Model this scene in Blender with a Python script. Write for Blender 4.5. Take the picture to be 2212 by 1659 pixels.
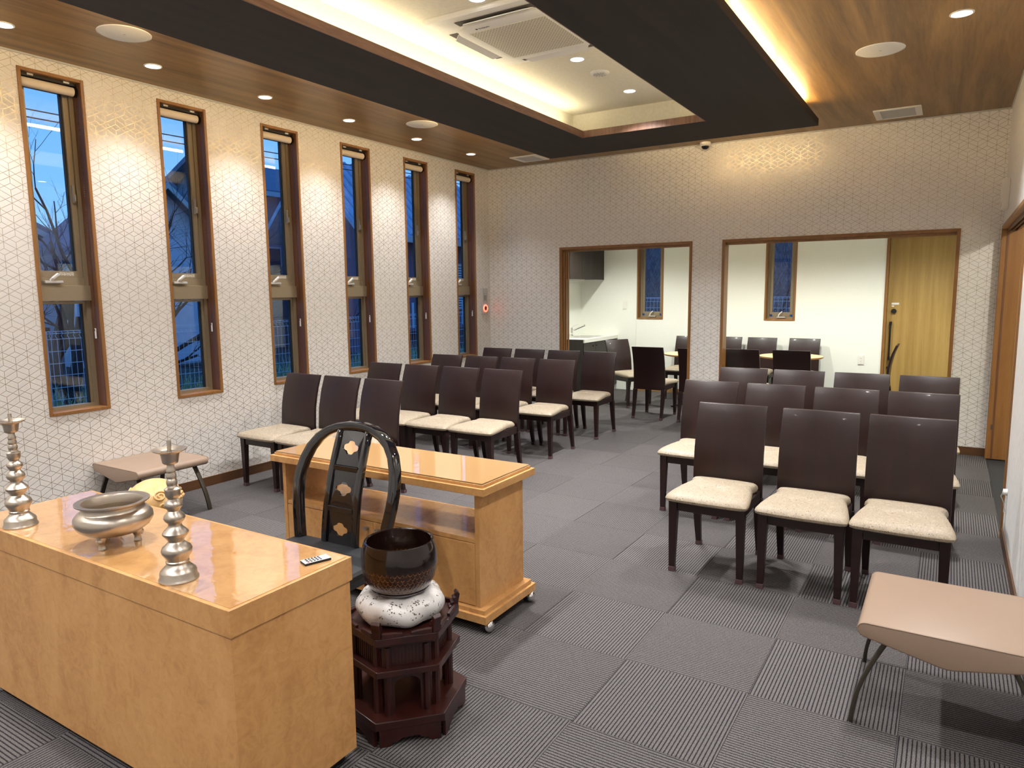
import bpy, bmesh, math, random
from mathutils import Vector, Matrix
from mathutils.geometry import tessellate_polygon
PI = math.pi
random.seed(7)
for o in list(bpy.data.objects): bpy.data.objects.remove(o)
scn = bpy.context.scene
COL = scn.collection
# ------------------------------------------------------------------ camera
yaw, pitch, roll = 0.5558, -0.1292, -0.0110
F_PX, W_PX = 1523.76, 2212.0
cd = bpy.data.cameras.new('camera'); cam = bpy.data.objects.new('camera', cd); COL.objects.link(cam)
d_ = Vector((-math.sin(yaw)*math.cos(pitch), math.cos(yaw)*math.cos(pitch), math.sin(pitch)))
r_ = Vector((math.cos(yaw), math.sin(yaw), 0)); u_ = r_.cross(d_)
cr, sr = math.cos(roll), math.sin(roll)
X_ = cr*r_+sr*u_; Y_ = -sr*r_+cr*u_
M = Matrix((X_, Y_, -d_)).transposed().to_4x4(); M.translation = Vector((5.0263, -7.587, 1.5257))
cam.matrix_world = M
cd.sensor_width = 36.0; cd.lens = 36.0*F_PX/W_PX; cd.clip_start = 0.05; cd.clip_end = 200
scn.camera = cam
# ------------------------------------------------------------------ sky, exposure
world = bpy.data.worlds.new('sky'); scn.world = world; world.use_nodes = True
nt = world.node_tree; bg = nt.nodes['Background']
tc = nt.nodes.new('ShaderNodeTexCoord'); sp = nt.nodes.new('ShaderNodeSeparateXYZ')
rp = nt.nodes.new('ShaderNodeValToRGB')
nt.links.new(tc.outputs['Generated'], sp.inputs[0]); nt.links.new(sp.outputs['Z'], rp.inputs[0])
rp.color_ramp.elements[0].position = 0.0; rp.color_ramp.elements[0].color = (0.22, 0.50, 0.95, 1)
rp.color_ramp.elements[1].position = 0.6; rp.color_ramp.elements[1].color = (0.045, 0.21, 0.72, 1)
nt.links.new(rp.outputs[0], bg.inputs['Color']); bg.inputs['Strength'].default_value = 1.3
vs = scn.view_settings
vs.view_transform = 'Standard'; vs.look = 'None'; vs.gamma = 1.0; vs.use_curve_mapping = False
vs.exposure = 0.24
# light powers (tuned together)
P_DOWN = 142.0      # each recessed downlight
P_COVE = 8.5      # each inner cove strip
P_EDGE = 48.0      # radiance of the warm battens above the dark panel
P_NEXT = 128.0      # each lamp of the side room
P_HALL = 48.0
C_DOWN = (1.0, 0.985, 0.975)
C_COVE = (1.0, 0.86, 0.58)
C_EDGE = (1.0, 0.71, 0.34)
C_NEXT = (1.0, 1.0, 0.92)
# ------------------------------------------------------------------ room numbers
RW, H = 5.37, 3.046            # right wall, wooden ceiling height
ZP0, ZP1 = 2.90, 2.957         # suspended dark panel
ZC = 3.15                      # cove ceiling
YF = -9.2                      # wall behind the camera
NB = 2.64                      # far wall of the side room
NH = 2.42                      # its ceiling
OZ = 2.05                      # door openings height
# ------------------------------------------------------------------ mesh helpers
class MB:
    def __init__(s): s.v = []; s.f = []; s.sm = False
    def add(s, vs, fs):
        n = len(s.v); s.v += [tuple(v) for v in vs]; s.f += [tuple(i+n for i in f) for f in fs]; return s
    def box(s, x0, x1, y0, y1, z0, z1):
        return s.add([(x0,y0,z0),(x1,y0,z0),(x1,y1,z0),(x0,y1,z0),(x0,y0,z1),(x1,y0,z1),(x1,y1,z1),(x0,y1,z1)],
              [(3,2,1,0),(4,5,6,7),(0,1,5,4),(1,2,6,5),(2,3,7,6),(3,0,4,7)])
    def loft(s, rings, cap=True, closed=True):
        n = len(rings[0]); vs = [p for r in rings for p in r]; fs = []
        for i in range(len(rings)-1):
            for j in range(n if closed else n-1):
                k = (j+1) % n
                fs.append((i*n+j, i*n+k, (i+1)*n+k, (i+1)*n+j))
        if cap:
            fs.append(tuple(reversed(range(n)))); fs.append(tuple((len(rings)-1)*n+j for j in range(n)))
        return s.add(vs, fs)
    def prism(s, poly, a0, a1, axis='y'):
        def m(p, a): return (p[0], a, p[1]) if axis == 'y' else ((a, p[0], p[1]) if axis == 'x' else (p[0], p[1], a))
        return s.loft([[m(p, a0) for p in poly], [m(p, a1) for p in poly]])
    def lathe(s, prof, n=32, c=(0,0,0), cap=True):
        rings = [[(c[0]+r*math.cos(2*PI*i/n), c[1]+r*math.sin(2*PI*i/n), c[2]+z) for i in range(n)] for r, z in prof]
        return s.loft(rings, cap)
    def cyl(s, p0, p1, r, n=12, r1=None): return s.tube([p0, p1], [r, r if r1 is None else r1], n)
    def tube(s, pts, rad, n=8):
        pts = [Vector(p) for p in pts]
        if not isinstance(rad, (list, tuple)): rad = [rad]*len(pts)
        rings = []; ref = None
        for i, p in enumerate(pts):
            t = (pts[min(i+1, len(pts)-1)]-pts[max(i-1, 0)]).normalized()
            if ref is None: ref = Vector((0,0,1)) if abs(t.z) < .9 else Vector((1,0,0))
            a = t.cross(ref)
            if a.length < 1e-4: a = t.orthogonal()
            a.normalize(); b = t.cross(a).normalized(); ref = -b if False else ref
            rings.append([p+rad[i]*(math.cos(2*PI*k/n)*a+math.sin(2*PI*k/n)*b) for k in range(n)])
        return s.loft(rings)
    def sweep(s, pts, w, side, d):     # rectangular section: w in the plane of motion, d along 'side'
        pts = [Vector(p) for p in pts]; side = Vector(side).normalized(); rings = []
        for i, p in enumerate(pts):
            t = (pts[min(i+1, len(pts)-1)]-pts[max(i-1, 0)]).normalized()
            b = t.cross(side).normalized(); sd = b.cross(t).normalized()
            rings.append([p+b*w/2+sd*d/2, p-b*w/2+sd*d/2, p-b*w/2-sd*d/2, p+b*w/2-sd*d/2])
        return s.loft(rings)
    def plate(s, outer, holes, mapf, t):   # plate with holes; mapf(u,v,w)->xyz, w in 0..t
        loops = [outer]+holes
        tri = tessellate_polygon([[Vector((p[0], p[1], 0)) for p in l] for l in loops])
        flat = [p for l in loops for p in l]; n = len(flat)
        vs = [mapf(p[0], p[1], 0) for p in flat]+[mapf(p[0], p[1], t) for p in flat]
        fs = [tuple(f) for f in tri]+[tuple(i+n for i in reversed(f)) for f in tri]
        o = 0
        for l in loops:
            m = len(l)
            for i in range(m):
                j = (i+1) % m; fs.append((o+i, o+j, o+j+n, o+i+n))
            o += m
        return s.add(vs, fs)
    def sphere(s, c, r, nu=16, nv=10, sc=(1,1,1)):
        prof = [(max(r*math.sin(PI*i/nv), 1e-4), -r*math.cos(PI*i/nv)) for i in range(nv+1)]
        rings = [[(c[0]+sc[0]*q*math.cos(2*PI*k/nu), c[1]+sc[1]*q*math.sin(2*PI*k/nu), c[2]+sc[2]*z) for k in range(nu)] for q, z in prof]
        return s.loft(rings)
    def mesh(s, name, mat, smooth=False, bevel=0, seg=2):
        me = bpy.data.meshes.new(name); me.from_pydata(s.v, [], s.f)
        bm = bmesh.new(); bm.from_mesh(me); bmesh.ops.recalc_face_normals(bm, faces=bm.faces)
        if bevel:
            es = [e for e in bm.edges if e.is_manifold and e.calc_face_angle(0) > .5]
            bmesh.ops.bevel(bm, geom=es, offset=bevel, segments=seg, profile=.5, affect='EDGES', clamp_overlap=True)
        bm.to_mesh(me); bm.free()
        if smooth:
            for p in me.polygons: p.use_smooth = True
            try: me.set_sharp_from_angle(angle=math.radians(35))
            except Exception: pass
        me.materials.append(mat); return me
    def build(s, name, mat, parent=None, smooth=False, bevel=0, seg=2, label=None):
        o = bpy.data.objects.new(name, s.mesh(name, mat, smooth, bevel, seg)); COL.objects.link(o)
        if parent is not None: o.parent = parent
        if label: o['label'] = label
        return o
def B(*a): return MB().box(*a)
def tag(o, label=None, cat=None, group=None, kind=None):
    if label: o['label'] = label
    if cat: o['category'] = cat
    if group: o['group'] = group
    if kind: o['kind'] = kind
    return o
def empty(name, loc=(0,0,0), rz=0, **k):
    o = bpy.data.objects.new(name, None); COL.objects.link(o); o.location = loc; o.rotation_euler = (0,0,rz)
    o.empty_display_size = .1
    return tag(o, **k)
def struct(o): o['kind'] = 'structure'; return o
def copy_tree(o, parent=None):
    c = o.copy(); COL.objects.link(c); c.parent = parent
    for ch in o.children: copy_tree(ch, c)
    return c
def lamp(name, kind, loc, energy, color, parent=None, **kw):
    l = bpy.data.lights.new(name, kind); l.energy = energy; l.color = color
    for k, v in kw.items():
        if k != 'rot': setattr(l, k, v)
    o = bpy.data.objects.new(name, l); COL.objects.link(o); o.location = loc
    if 'rot' in kw: o.rotation_euler = kw['rot']
    if parent is not None: o.parent = parent
    return o
# ------------------------------------------------------------------ material helpers
class NT:
    def __init__(s, name):
        s.m = bpy.data.materials.new(name); s.m.use_nodes = True; s.t = s.m.node_tree
        s.b = s.t.nodes['Principled BSDF']; s.out = s.t.nodes['Material Output']
    def n(s, typ, **kw):
        nd = s.t.nodes.new('ShaderNode'+typ)
        for k, v in kw.items(): setattr(nd, k, v)
        return nd
    def l(s, a, b): s.t.links.new(a, b)
    def val(s, sock, v):
        if hasattr(v, 'is_output'): s.l(v, sock)
        else: sock.default_value = v
    def math(s, op, a, b=None, c=None):
        nd = s.n('Math', operation=op); s.val(nd.inputs[0], a)
        if b is not None: s.val(nd.inputs[1], b)
        if c is not None: s.val(nd.inputs[2], c)
        return nd.outputs[0]
    def coord(s, which='Object'): return s.n('TexCoord').outputs[which]
    def mapping(s, vec, scale=(1,1,1), loc=(0,0,0), rot=(0,0,0)):
        nd = s.n('Mapping'); s.l(vec, nd.inputs[0]); nd.inputs['Scale'].default_value = scale
        nd.inputs['Location'].default_value = loc; nd.inputs['Rotation'].default_value = rot; return nd.outputs[0]
    def noise(s, vec, scale, detail=3, rough=.5, dist=0):
        nd = s.n('TexNoise'); s.l(vec, nd.inputs['Vector']); nd.inputs['Scale'].default_value = scale
        nd.inputs['Detail'].default_value = detail; nd.inputs['Roughness'].default_value = rough
        nd.inputs['Distortion'].default_value = dist; return nd.outputs['Fac']
    def ramp(s, fac, stops):
        nd = s.n('ValToRGB'); s.l(fac, nd.inputs[0]); cr = nd.color_ramp
        while len(cr.elements) < len(stops): cr.elements.new(.5)
        for e, (p, c) in zip(cr.elements, stops):
            e.position = p; e.color = (*c, 1) if len(c) == 3 else c
        return nd.outputs[0]
    def mix(s, fac, a, b):
        nd = s.n('Mix', data_type='RGBA'); s.val(nd.inputs[0], fac)
        for i, v in ((6, a), (7, b)):
            if hasattr(v, 'is_output'): s.l(v, nd.inputs[i])
            else: nd.inputs[i].default_value = (*v, 1)
        return nd.outputs[2]
    def bump(s, h, strength=.3, dist=.001, to='Normal'):
        nd = s.n('Bump'); nd.inputs['Strength'].default_value = strength; nd.inputs['Distance'].default_value = dist
        s.l(h, nd.inputs['Height']); s.l(nd.outputs[0], s.b.inputs[to]); return nd.outputs[0]
    def set(s, **kw):
        for k, v in kw.items():
            sock = s.b.inputs[k.replace('_', ' ')]
            if hasattr(v, 'is_output'): s.l(v, sock)
            elif isinstance(v, tuple) and len(v) == 3 and sock.type == 'RGBA': sock.default_value = (*v, 1)
            else: sock.default_value = v
        return s
def srgb(r, g, b):
    f = lambda c: (c/255/12.92 if c/255 <= .04045 else ((c/255+.055)/1.055)**2.4)
    return (f(r), f(g), f(b))
def plain(name, col, rough=.5, metal=0, grain=.06, scale=60, **kw):   # plain surface with a fine procedural grain
    m = NT(name); f = m.noise(m.coord(), scale, 4, .6)
    k = [tuple(max(0, min(1, c*(1+q))) for c in col) for q in (-grain, grain)]
    m.set(Base_Color=m.ramp(f, [(.3, k[0]), (.7, k[1])]), Roughness=rough, Metallic=metal, **kw)
    return m.m
def emissive(name, col, s):
    m = NT(name); m.set(Base_Color=(.8,.8,.8), Emission_Color=col, Emission_Strength=s); return m.m
def wallpaper(name, axis, base, phase):
    # woven wallpaper printed with a metallic net of cubes and small diamonds
    m = NT(name); s, c = .0402, .0402*math.sqrt(3)
    xyz = m.n('SeparateXYZ'); m.l(m.coord(), xyz.inputs[0])
    u = m.math('ADD', m.math('MULTIPLY', xyz.outputs[axis], 1/c), phase[0]); fu = m.math('PINGPONG', u, 1.0)
    v = m.math('ADD', m.math('MULTIPLY', xyz.outputs['Z'], -1/s), phase[1])
    j = m.math('FLOOR', m.math('FLOORED_MODULO', v, 4.0)); fv = m.math('FRACT', v)
    off = lambda k: m.math('COMPARE', j, float(k), .1)
    k30 = s*math.cos(PI/6)
    d1 = m.math('ADD', m.math('MULTIPLY', m.math('ABSOLUTE', m.math('SUBTRACT', fv, fu)), k30), off(3))
    d2 = m.math('ADD', m.math('MULTIPLY', m.math('ABSOLUTE', m.math('SUBTRACT', m.math('ADD', fv, fu), 1.0)), k30), off(1))
    d3 = m.math('ADD', m.math('MULTIPLY', fu, c), off(2))
    d4 = m.math('ADD', m.math('MULTIPLY', m.math('SUBTRACT', 1.0, fu), c), off(0))
    d = m.math('MINIMUM', m.math('MINIMUM', d1, d2), m.math('MINIMUM', d3, d4))
    mask = m.n('MapRange', interpolation_type='SMOOTHSTEP'); m.l(d, mask.inputs[0])
    for i, q in ((1, .0008), (2, .0019), (3, 1.0), (4, 0.0)): mask.inputs[i].default_value = q
    mk = mask.outputs[0]
    tx = m.noise(m.coord(), 420, 2, .7); bg2 = m.noise(m.coord(), 1.3, 2)
    base2 = m.mix(m.math('MULTIPLY', tx, .5), base, tuple(q*.86 for q in base))
    m.set(Base_Color=m.mix(mk, base2, (.46, .40, .33)), Metallic=m.math('MULTIPLY', mk, .92),
          Roughness=m.math('SUBTRACT', .50, m.math('MULTIPLY', mk, .22)))
    m.bump(tx, .25, .0006); return m.m
def wood(name, dark, light, axis='Y', stretch=22, scale=3.2, rough=.4, warp=.8, coat=0, fine=.5):
    m = NT(name); sc = {'X': (1/stretch, 1, 1), 'Y': (1, 1/stretch, 1), 'Z': (1, 1, 1/stretch)}[axis]
    v = m.mapping(m.coord(), scale=tuple(q*scale for q in sc))
    a = m.noise(v, 3.0, 6, .62, warp); b = m.noise(m.mapping(m.coord(), scale=tuple(q*scale*14 for q in sc)), 3.0, 3, .6, .2)
    f = m.math('ADD', m.math('MULTIPLY', a, 1-fine*.5), m.math('MULTIPLY', b, fine*.5))
    m.set(Base_Color=m.ramp(f, [(.33, dark), (.66, light)]), Roughness=rough, Coat_Weight=coat, Coat_Roughness=.08)
    m.bump(b, .08, .0008); return m.m
def maple(name, rough=.32, coat=0.0, wavy=False):
    m = NT(name); co = m.coord()
    a = m.noise(co, 26, 5, .65, 1.2); b = m.noise(m.mapping(co, scale=(1, 1, .4)), 7, 4, .6, .8)
    f = m.math('ADD', m.math('MULTIPLY', a, .5), m.math('MULTIPLY', b, .5))
    m.set(Base_Color=m.ramp(f, [(.36, (.43, .21, .070)), (.50, (.53, .28, .100)), (.64, (.59, .325, .125))]), Roughness=rough, Coat_Weight=coat, Coat_Roughness=.02)
    m.bump(f, .12, .001)
    if wavy:
        w = m.noise(m.mapping(co, scale=(1, 1.4, 1)), 14, 3, .55, .6); m.bump(w, .35, .0012, 'Coat Normal'); m.set(Coat_IOR=2.3)
    return m.m
M_WALL_L = wallpaper('wallpaper_left', 'Y', srgb(229,225,219), (4.832/.06963, 1.509/.0402))
M_WALL_B = wallpaper('wallpaper_back', 'X', srgb(238,236,231), (.2, .3))
mt = NT('wallpaper_right'); w1 = mt.n('TexWave', wave_type='BANDS', bands_direction='DIAGONAL')
mt.l(mt.mapping(mt.coord(), scale=(1, 1, .35)), w1.inputs[0]); w1.inputs['Scale'].default_value = 14; w1.inputs['Distortion'].default_value = 6
mt.set(Base_Color=mt.ramp(w1.outputs['Fac'], [(0, srgb(214,213,211)), (.35, srgb(232,231,229))]), Roughness=.6); mt.bump(w1.outputs['Fac'], .1, .001)
M_WALL_R = mt.m
M_PAINT = plain('side_room_paper', srgb(236,238,230), .75, 0, .03, 160)
M_PLASTER = plain('cove_plaster', srgb(232,226,208), .8, 0, .05, 40)
M_CEIL = wood('ceiling_wood_sheet', srgb(98,72,40), srgb(160,123,74), 'Y', 16, 1.6, .42, 1.8)
M_PANEL = wood('dark_panel_wood', srgb(26,21,20), srgb(40,33,30), 'Y', 20, 4, .75, .4)
M_WALNUT = wood('walnut_lip', srgb(92,62,48), srgb(140,104,84), 'Y', 12, 5, .45, 1.2)
M_TRIM = wood('brown_trim_wood', srgb(122,82,40), srgb(154,108,58), 'Z', 20, 4, .38, .4)
M_REVEAL = wood('reveal_wood', srgb(92,58,38), srgb(116,76,50), 'Z', 20, 4, .45, .4)
M_BASE = wood('baseboard_wood', srgb(78,50,28), srgb(98,65,36), 'Y', 20, 4, .45, .4)
M_CHAIR = wood('chair_wood', srgb(26,8,7), srgb(38,13,11), 'Z', 14, 6, .42, .5, .06)
M_CAP = plain('foot_cap_rubber', srgb(84,62,64), .45)
M_MAPLE = maple('birdseye_maple'); M_MAPLE_TOP = maple('maple_under_vinyl', .3, 1.0, True)
M_ALU = plain('taupe_aluminium', srgb(150,136,112), .42, .35, .03)
M_ALU_D = plain('dark_gasket', srgb(28,28,30), .6)
M_BLIND = plain('blind_fabric', srgb(222,208,188), .8, 0, .03, 200)
M_WHITE = plain('white_plastic', srgb(232,230,224), .45, 0, .02)
M_GREYP = plain('grey_plastic', srgb(190,188,184), .5, 0, .03)
M_BLACK = plain('black_plastic', srgb(16,16,18), .4)
M_BLIND_RAIL = plain('blind_rail', srgb(34,30,28), .35, .5)
M_LACQ = plain('black_lacquer', (.006,.006,.008), .08, 0, .1, 20, Coat_Weight=.6, Coat_Roughness=.03)
M_BLKLEATHER = plain('black_leather', srgb(26,28,32), .45)
M_NICKEL = plain('satin_nickel', srgb(188,178,165), .34, 1.0, .02, 30)
M_CHROME = plain('chrome', (.8,.8,.8), .07, 1.0, .01)
M_PLUM = wood('dark_rosewood', srgb(34,11,9), srgb(54,20,15), 'Z', 10, 6, .32, .4, .1)
M_LEATHER = plain('taupe_leather', srgb(148,126,108), .42, 0, .025, 300)
M_IRON = plain('bronze_grey_metal', srgb(74,68,58), .38, .6)
M_OAK = wood('pale_oak_door', srgb(158,126,66), srgb(186,154,90), 'Z', 26, 5, .45, .5)
M_KITCH = wood('dark_kitchen_laminate', srgb(28,21,18), srgb(46,37,31), 'Z', 24, 6, .5, .3)
M_TABLE = wood('pale_table_wood', srgb(206,172,122), srgb(226,194,146), 'X', 12, 4, .35, .4)
M_TABLE_E = plain('table_edge_brown', srgb(150,108,62), .5)
M_COUNTER = plain('white_counter', srgb(236,236,226), .3, 0, .02)
M_MOKU = wood('camphor_wood', srgb(196,156,100), srgb(224,188,132), 'X', 8, 9, .4, 1.0)
M_HALLF = plain('hall_floor_tile', srgb(196,182,162), .4)
M_LED = emissive('led_tape', C_COVE, 6.0)
M_LEDW = emissive('led_batten_warm', C_EDGE, P_EDGE)
M_LENS = emissive('downlight_lens', (1.0, .97, .95), 12.0)
M_RED = emissive('red_ring_light', (1.0, .06, .02), 4.0)
# glass: see-through with mirror reflection by angle
mg = NT('window_glass'); fr = mg.n('Fresnel'); gb = mg.n('NewGeometry'); mg.l(mg.math('ADD', 1.5, mg.math('MULTIPLY', gb.outputs['Backfacing'], 1/1.5-1.5)), fr.inputs[0])
tr = mg.n('BsdfTransparent'); gl = mg.n('BsdfGlossy'); gl.inputs['Roughness'].default_value = 0.0
tr.inputs[0].default_value = (.93, .96, .97, 1)
mx = mg.n('MixShader'); mg.l(fr.outputs[0], mx.inputs[0]); mg.l(tr.outputs[0], mx.inputs[1]); mg.l(gl.outputs[0], mx.inputs[2]); mg.l(mx.outputs[0], mg.out.inputs[0])
M_GLASS = mg.m
# carpet tile: light loop yarn in ribs over dark grooves
mc = NT('carpet_tile_yarn'); x3 = mc.n('SeparateXYZ'); co = mc.coord(); mc.l(co, x3.inputs[0])
jit = mc.noise(mc.mapping(co, scale=(1, .35, 1)), 260, 2, .6)
rib = mc.math('PINGPONG', mc.math('ADD', mc.math('MULTIPLY', x3.outputs['X'], 2/.01351), mc.math('MULTIPLY', jit, .5)), 1.0)
fib = mc.noise(mc.mapping(co, scale=(1, .55, 1)), 430, 3, .75)
oi = mc.n('ObjectInfo'); tone = mc.math('ADD', .9, mc.math('MULTIPLY', oi.outputs['Random'], .2))
light = mc.ramp(fib, [(.30, (.035,.031,.031)), (.5, (.114,.105,.102)), (.72, (.236,.22,.212))])
gro = mc.n('MapRange', interpolation_type='SMOOTHSTEP'); mc.l(rib, gro.inputs[0])
for i, q in ((1, .12), (2, .5), (3, 0.0), (4, 1.0)): gro.inputs[i].default_value = q
cc = mc.mix(gro.outputs[0], (.018,.016,.022), light)
tn = mc.n('Mix', data_type='RGBA', blend_type='MULTIPLY'); tn.inputs[0].default_value = 1
mc.l(cc, tn.inputs[6]); cmb = mc.n('CombineColor'); [mc.l(tone, cmb.inputs[i]) for i in range(3)]; mc.l(cmb.outputs[0], tn.inputs[7])
mc.set(Base_Color=tn.outputs[2], Roughness=.95, Specular_IOR_Level=.1)
mc.bump(mc.math('ADD', mc.math('MULTIPLY', gro.outputs[0], .7), mc.math('MULTIPLY', fib, .5)), .6, .002); M_CARPET = mc.m
# chair seat fabric: beige with a fine scroll print
mf = NT('scroll_fabric'); co = mf.coord(); v1 = mf.n('TexVoronoi', feature='DISTANCE_TO_EDGE')
wv = mf.n('TexWave', wave_type='RINGS'); mf.l(mf.mapping(co, scale=(1,1,1)), wv.inputs[0]); wv.inputs['Scale'].default_value = 11; wv.inputs['Distortion'].default_value = 34; wv.inputs['Detail'].default_value = 2; wv.inputs['Detail Scale'].default_value = 2.2
ln = mf.n('MapRange', interpolation_type='SMOOTHSTEP'); mf.l(mf.math('ABSOLUTE', mf.math('SUBTRACT', wv.outputs['Fac'], .5)), ln.inputs[0])
for i, q in ((1, .09), (2, .28), (3, 1.0), (4, 0.0)): ln.inputs[i].default_value = q
brk = mf.math('GREATER_THAN', mf.noise(co, 60, 2), .40)
fac = mf.math('MULTIPLY', mf.math('MULTIPLY', ln.outputs[0], brk), .75)
mf.set(Base_Color=mf.mix(fac, srgb(166,152,131), srgb(66,54,42)), Roughness=.55)
mf.bump(ln.outputs[0], .15, .0008); M_SEAT = mf.m
# bronze singing bowl: dark lacquer above, hammered scales below
mb_ = NT('bowl_lacquer'); co = mb_.coord(); gz = mb_.n('SeparateXYZ'); mb_.l(co, gz.inputs[0])
ang = mb_.math('ARCTAN2', gz.outputs['Y'], gz.outputs['X']); pass
rowz = mb_.math('MULTIPLY', gz.outputs['Z'], 62.0); rowi = mb_.math('FLOOR', rowz)
ax_ = mb_.math('ADD', mb_.math('MULTIPLY', ang, 48/(2*PI)), mb_.math('MULTIPLY', rowi, .5))
fx_ = mb_.math('SUBTRACT', mb_.math('FRACT', ax_), .5); fz_ = mb_.math('FRACT', rowz)
arc_ = mb_.math('SUBTRACT', fz_, mb_.math('MULTIPLY', mb_.math('MULTIPLY', fx_, fx_), 2.6))
zone = mb_.n('MapRange', interpolation_type='SMOOTHSTEP'); mb_.l(gz.outputs['Z'], zone.inputs[0])
for i, q in ((1, .098), (2, .118), (3, 1.0), (4, 0.0)): zone.inputs[i].default_value = q
edge = mb_.math('MULTIPLY', mb_.math('LESS_THAN', mb_.math('ABSOLUTE', mb_.math('SUBTRACT', arc_, .12)), .10), mb_.math('GREATER_THAN', mb_.noise(co, 60, 2), .42))
ez = mb_.math('MULTIPLY', edge, zone.outputs[0])
basec = mb_.mix(zone.outputs[0], (.010,.004,.003), (.042,.012,.004))
mb_.set(Base_Color=mb_.mix(mb_.math('MULTIPLY', ez, .5), basec, (.30,.15,.055)), Metallic=.25, Roughness=.17, Coat_Weight=.5, Coat_Roughness=.05)
hb = mb_.math('MULTIPLY', mb_.math('ABSOLUTE', arc_), zone.outputs[0]); mb_.bump(hb, .4, .004); M_BOWL = mb_.m
# wrapped cushion: white brocade with small blossoms under clear film
mq = NT('brocade_in_film'); co = mq.coord(); v2 = mq.n('TexVoronoi'); mq.l(co, v2.inputs['Vector']); v2.inputs['Scale'].default_value = 30; v2.inputs['Randomness'].default_value = .7
v3 = mq.n('TexVoronoi'); mq.l(co, v3.inputs['Vector']); v3.inputs['Scale'].default_value = 120
fl_ = mq.math('MULTIPLY', mq.math('LESS_THAN', v2.outputs['Distance'], .42), mq.math('LESS_THAN', v3.outputs['Distance'], .40))
mq.set(Base_Color=mq.mix(fl_, srgb(208,206,204), srgb(96,88,82)), Roughness=.4, Coat_Weight=1.0, Coat_Roughness=.08, Coat_IOR=1.6)
mq.bump(mq.noise(co, 16, 4, .7, 1.4), .9, .012, 'Coat Normal'); M_CUSH = mq.m
# ------------------------------------------------------------------ structure
floor = struct(B(-.12, RW+.2, YF-.1, NB+.12, -.16, -.008).build('floor', plain('floor_screed', (.02,.02,.022), .9)))
tag(floor, 'dark grey carpet tiles laid in quarter turns across both rooms', 'floor')
TX, TY = 3.9552-4.0, -4.4837-5.0         # carpet grid origin
full = B(-.2494, .2494, -.2494, .2494, -.008, 0).mesh('carpet_tile', M_CARPET, bevel=.0012, seg=1)
nfull = 0
for i in range(0, 11):
    for j in range(-1, 25):
        x0, y0 = TX+.5*i, TY+.5*j
        cx, cy = x0+.25, y0+.25
        a0, a1 = max(x0, 0.0), min(x0+.5, RW); b0, b1 = max(y0, YF), min(y0+.5, NB)
        if a1-a0 < .03 or b1-b0 < .03: continue
        turned = (i+j) % 2 == 1
        whole = a1-a0 > .499 and b1-b0 > .499
        if whole: me = full
        else:
            q = (a0-cx+.0006, a1-cx-.0006, b0-cy+.0006, b1-cy-.0006)
            if turned: q = (q[2], q[3], -q[1], -q[0])     # mesh is turned with its object
            me = B(*q, -.008, 0).mesh('carpet_tile', M_CARPET)
        o = bpy.data.objects.new('carpet_tile', me); COL.objects.link(o); o.parent = floor
        o.location = (cx, cy, -random.random()*.0007); o.rotation_euler = (0, 0, PI/2 if turned else 0)
# left wall with six window slots
WY0, WP, WW, ZB, ZT = -5.292, .9158, .3997, .7414, 2.959
wl = MB(); edges = []
for k in range(6): edges.append((WY0+k*WP, WY0+k*WP+WW))
prev = YF
for a, b in edges:
    wl.box(-.16, 0, prev, a, 0, 3.2); wl.box(-.16, 0, a, b, 0, ZB); wl.box(-.16, 0, a, b, ZT, 3.2); prev = b
wl.box(-.16, 0, prev, 0, 0, 3.2)
tag(struct(wl.build('wall_left', M_WALL_L)), 'cream wallpaper wall with a metallic cube pattern and six slit windows', 'wall')
O1A, O1B, O2A, O2B = 1.0056, 2.6187, 2.9403, 5.06
wb = MB().box(-.16, O1A, 0, .12, 0, 3.2).box(O1A, O1B, 0, .12, OZ, 3.2).box(O1B, O2A, 0, .12, 0, 3.2).box(O2A, O2B, 0, .12, OZ, 3.2).box(O2B, RW+.12, 0, .12, 0, 3.2)
tag(struct(wb.build('wall_back', M_WALL_B)), 'cream patterned wall with two wide openings to the side room', 'wall')
DY0, DY1 = -2.49, -.06      # doorway in the right wall
wr = MB().box(RW, RW+.12, YF, DY0, 0, 3.2).box(RW, RW+.12, DY0, DY1, OZ, 3.2).box(RW, RW+.12, DY1, 0, 0, 3.2)
tag(struct(wr.build('wall_right', M_WALL_R)), 'white textured wall with a doorway near the far corner', 'wall')
tag(struct(B(-.16, RW+.12, YF-.12, YF, 0, 3.2).build('wall_front', M_WALL_B)), 'patterned wall behind the viewer', 'wall')
CX0, CX1, CY0, CY1 = 1.93, 3.44, -6.9, -1.471
ce = MB().box(0, CX0-.03, YF, 0, H, H+.04).box(CX1+.03, RW, YF, 0, H, H+.04).box(CX0-.03, CX1+.03, CY1+.03, 0, H, H+.04).box(CX0-.03, CX1+.03, YF, CY0-.03, H, H+.04)
tag(struct(ce.build('ceiling', M_CEIL)), 'brown wood grain ceiling around the suspended panel', 'ceiling')
cv = MB().box(CX0-.03, CX1+.03, CY0-.03, CY1+.03, ZC, ZC+.04).box(CX0-.03, CX0, CY0, CY1, ZP1, ZC).box(CX1, CX1+.03, CY0, CY1, ZP1, ZC).box(CX0-.03, CX1+.03, CY1, CY1+.03, ZP1, ZC).box(CX0-.03, CX1+.03, CY0-.03, CY0, ZP1, ZC)
tag(struct(cv.build('ceiling', M_PLASTER)), 'cream plaster recess lit by hidden strips inside the dark panel', 'ceiling')
tag(struct(B(-.2, RW+.2, YF-.2, .12, 3.2, 3.3).build('ceiling', M_PLASTER)), 'roof slab above the ceilings', 'ceiling')
PX0, PX1, PY0, PY1 = 1.393, 3.976, -7.6, -.922
IX0, IX1, IY0, IY1 = 2.108, 3.225, -6.72, -1.633
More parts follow.
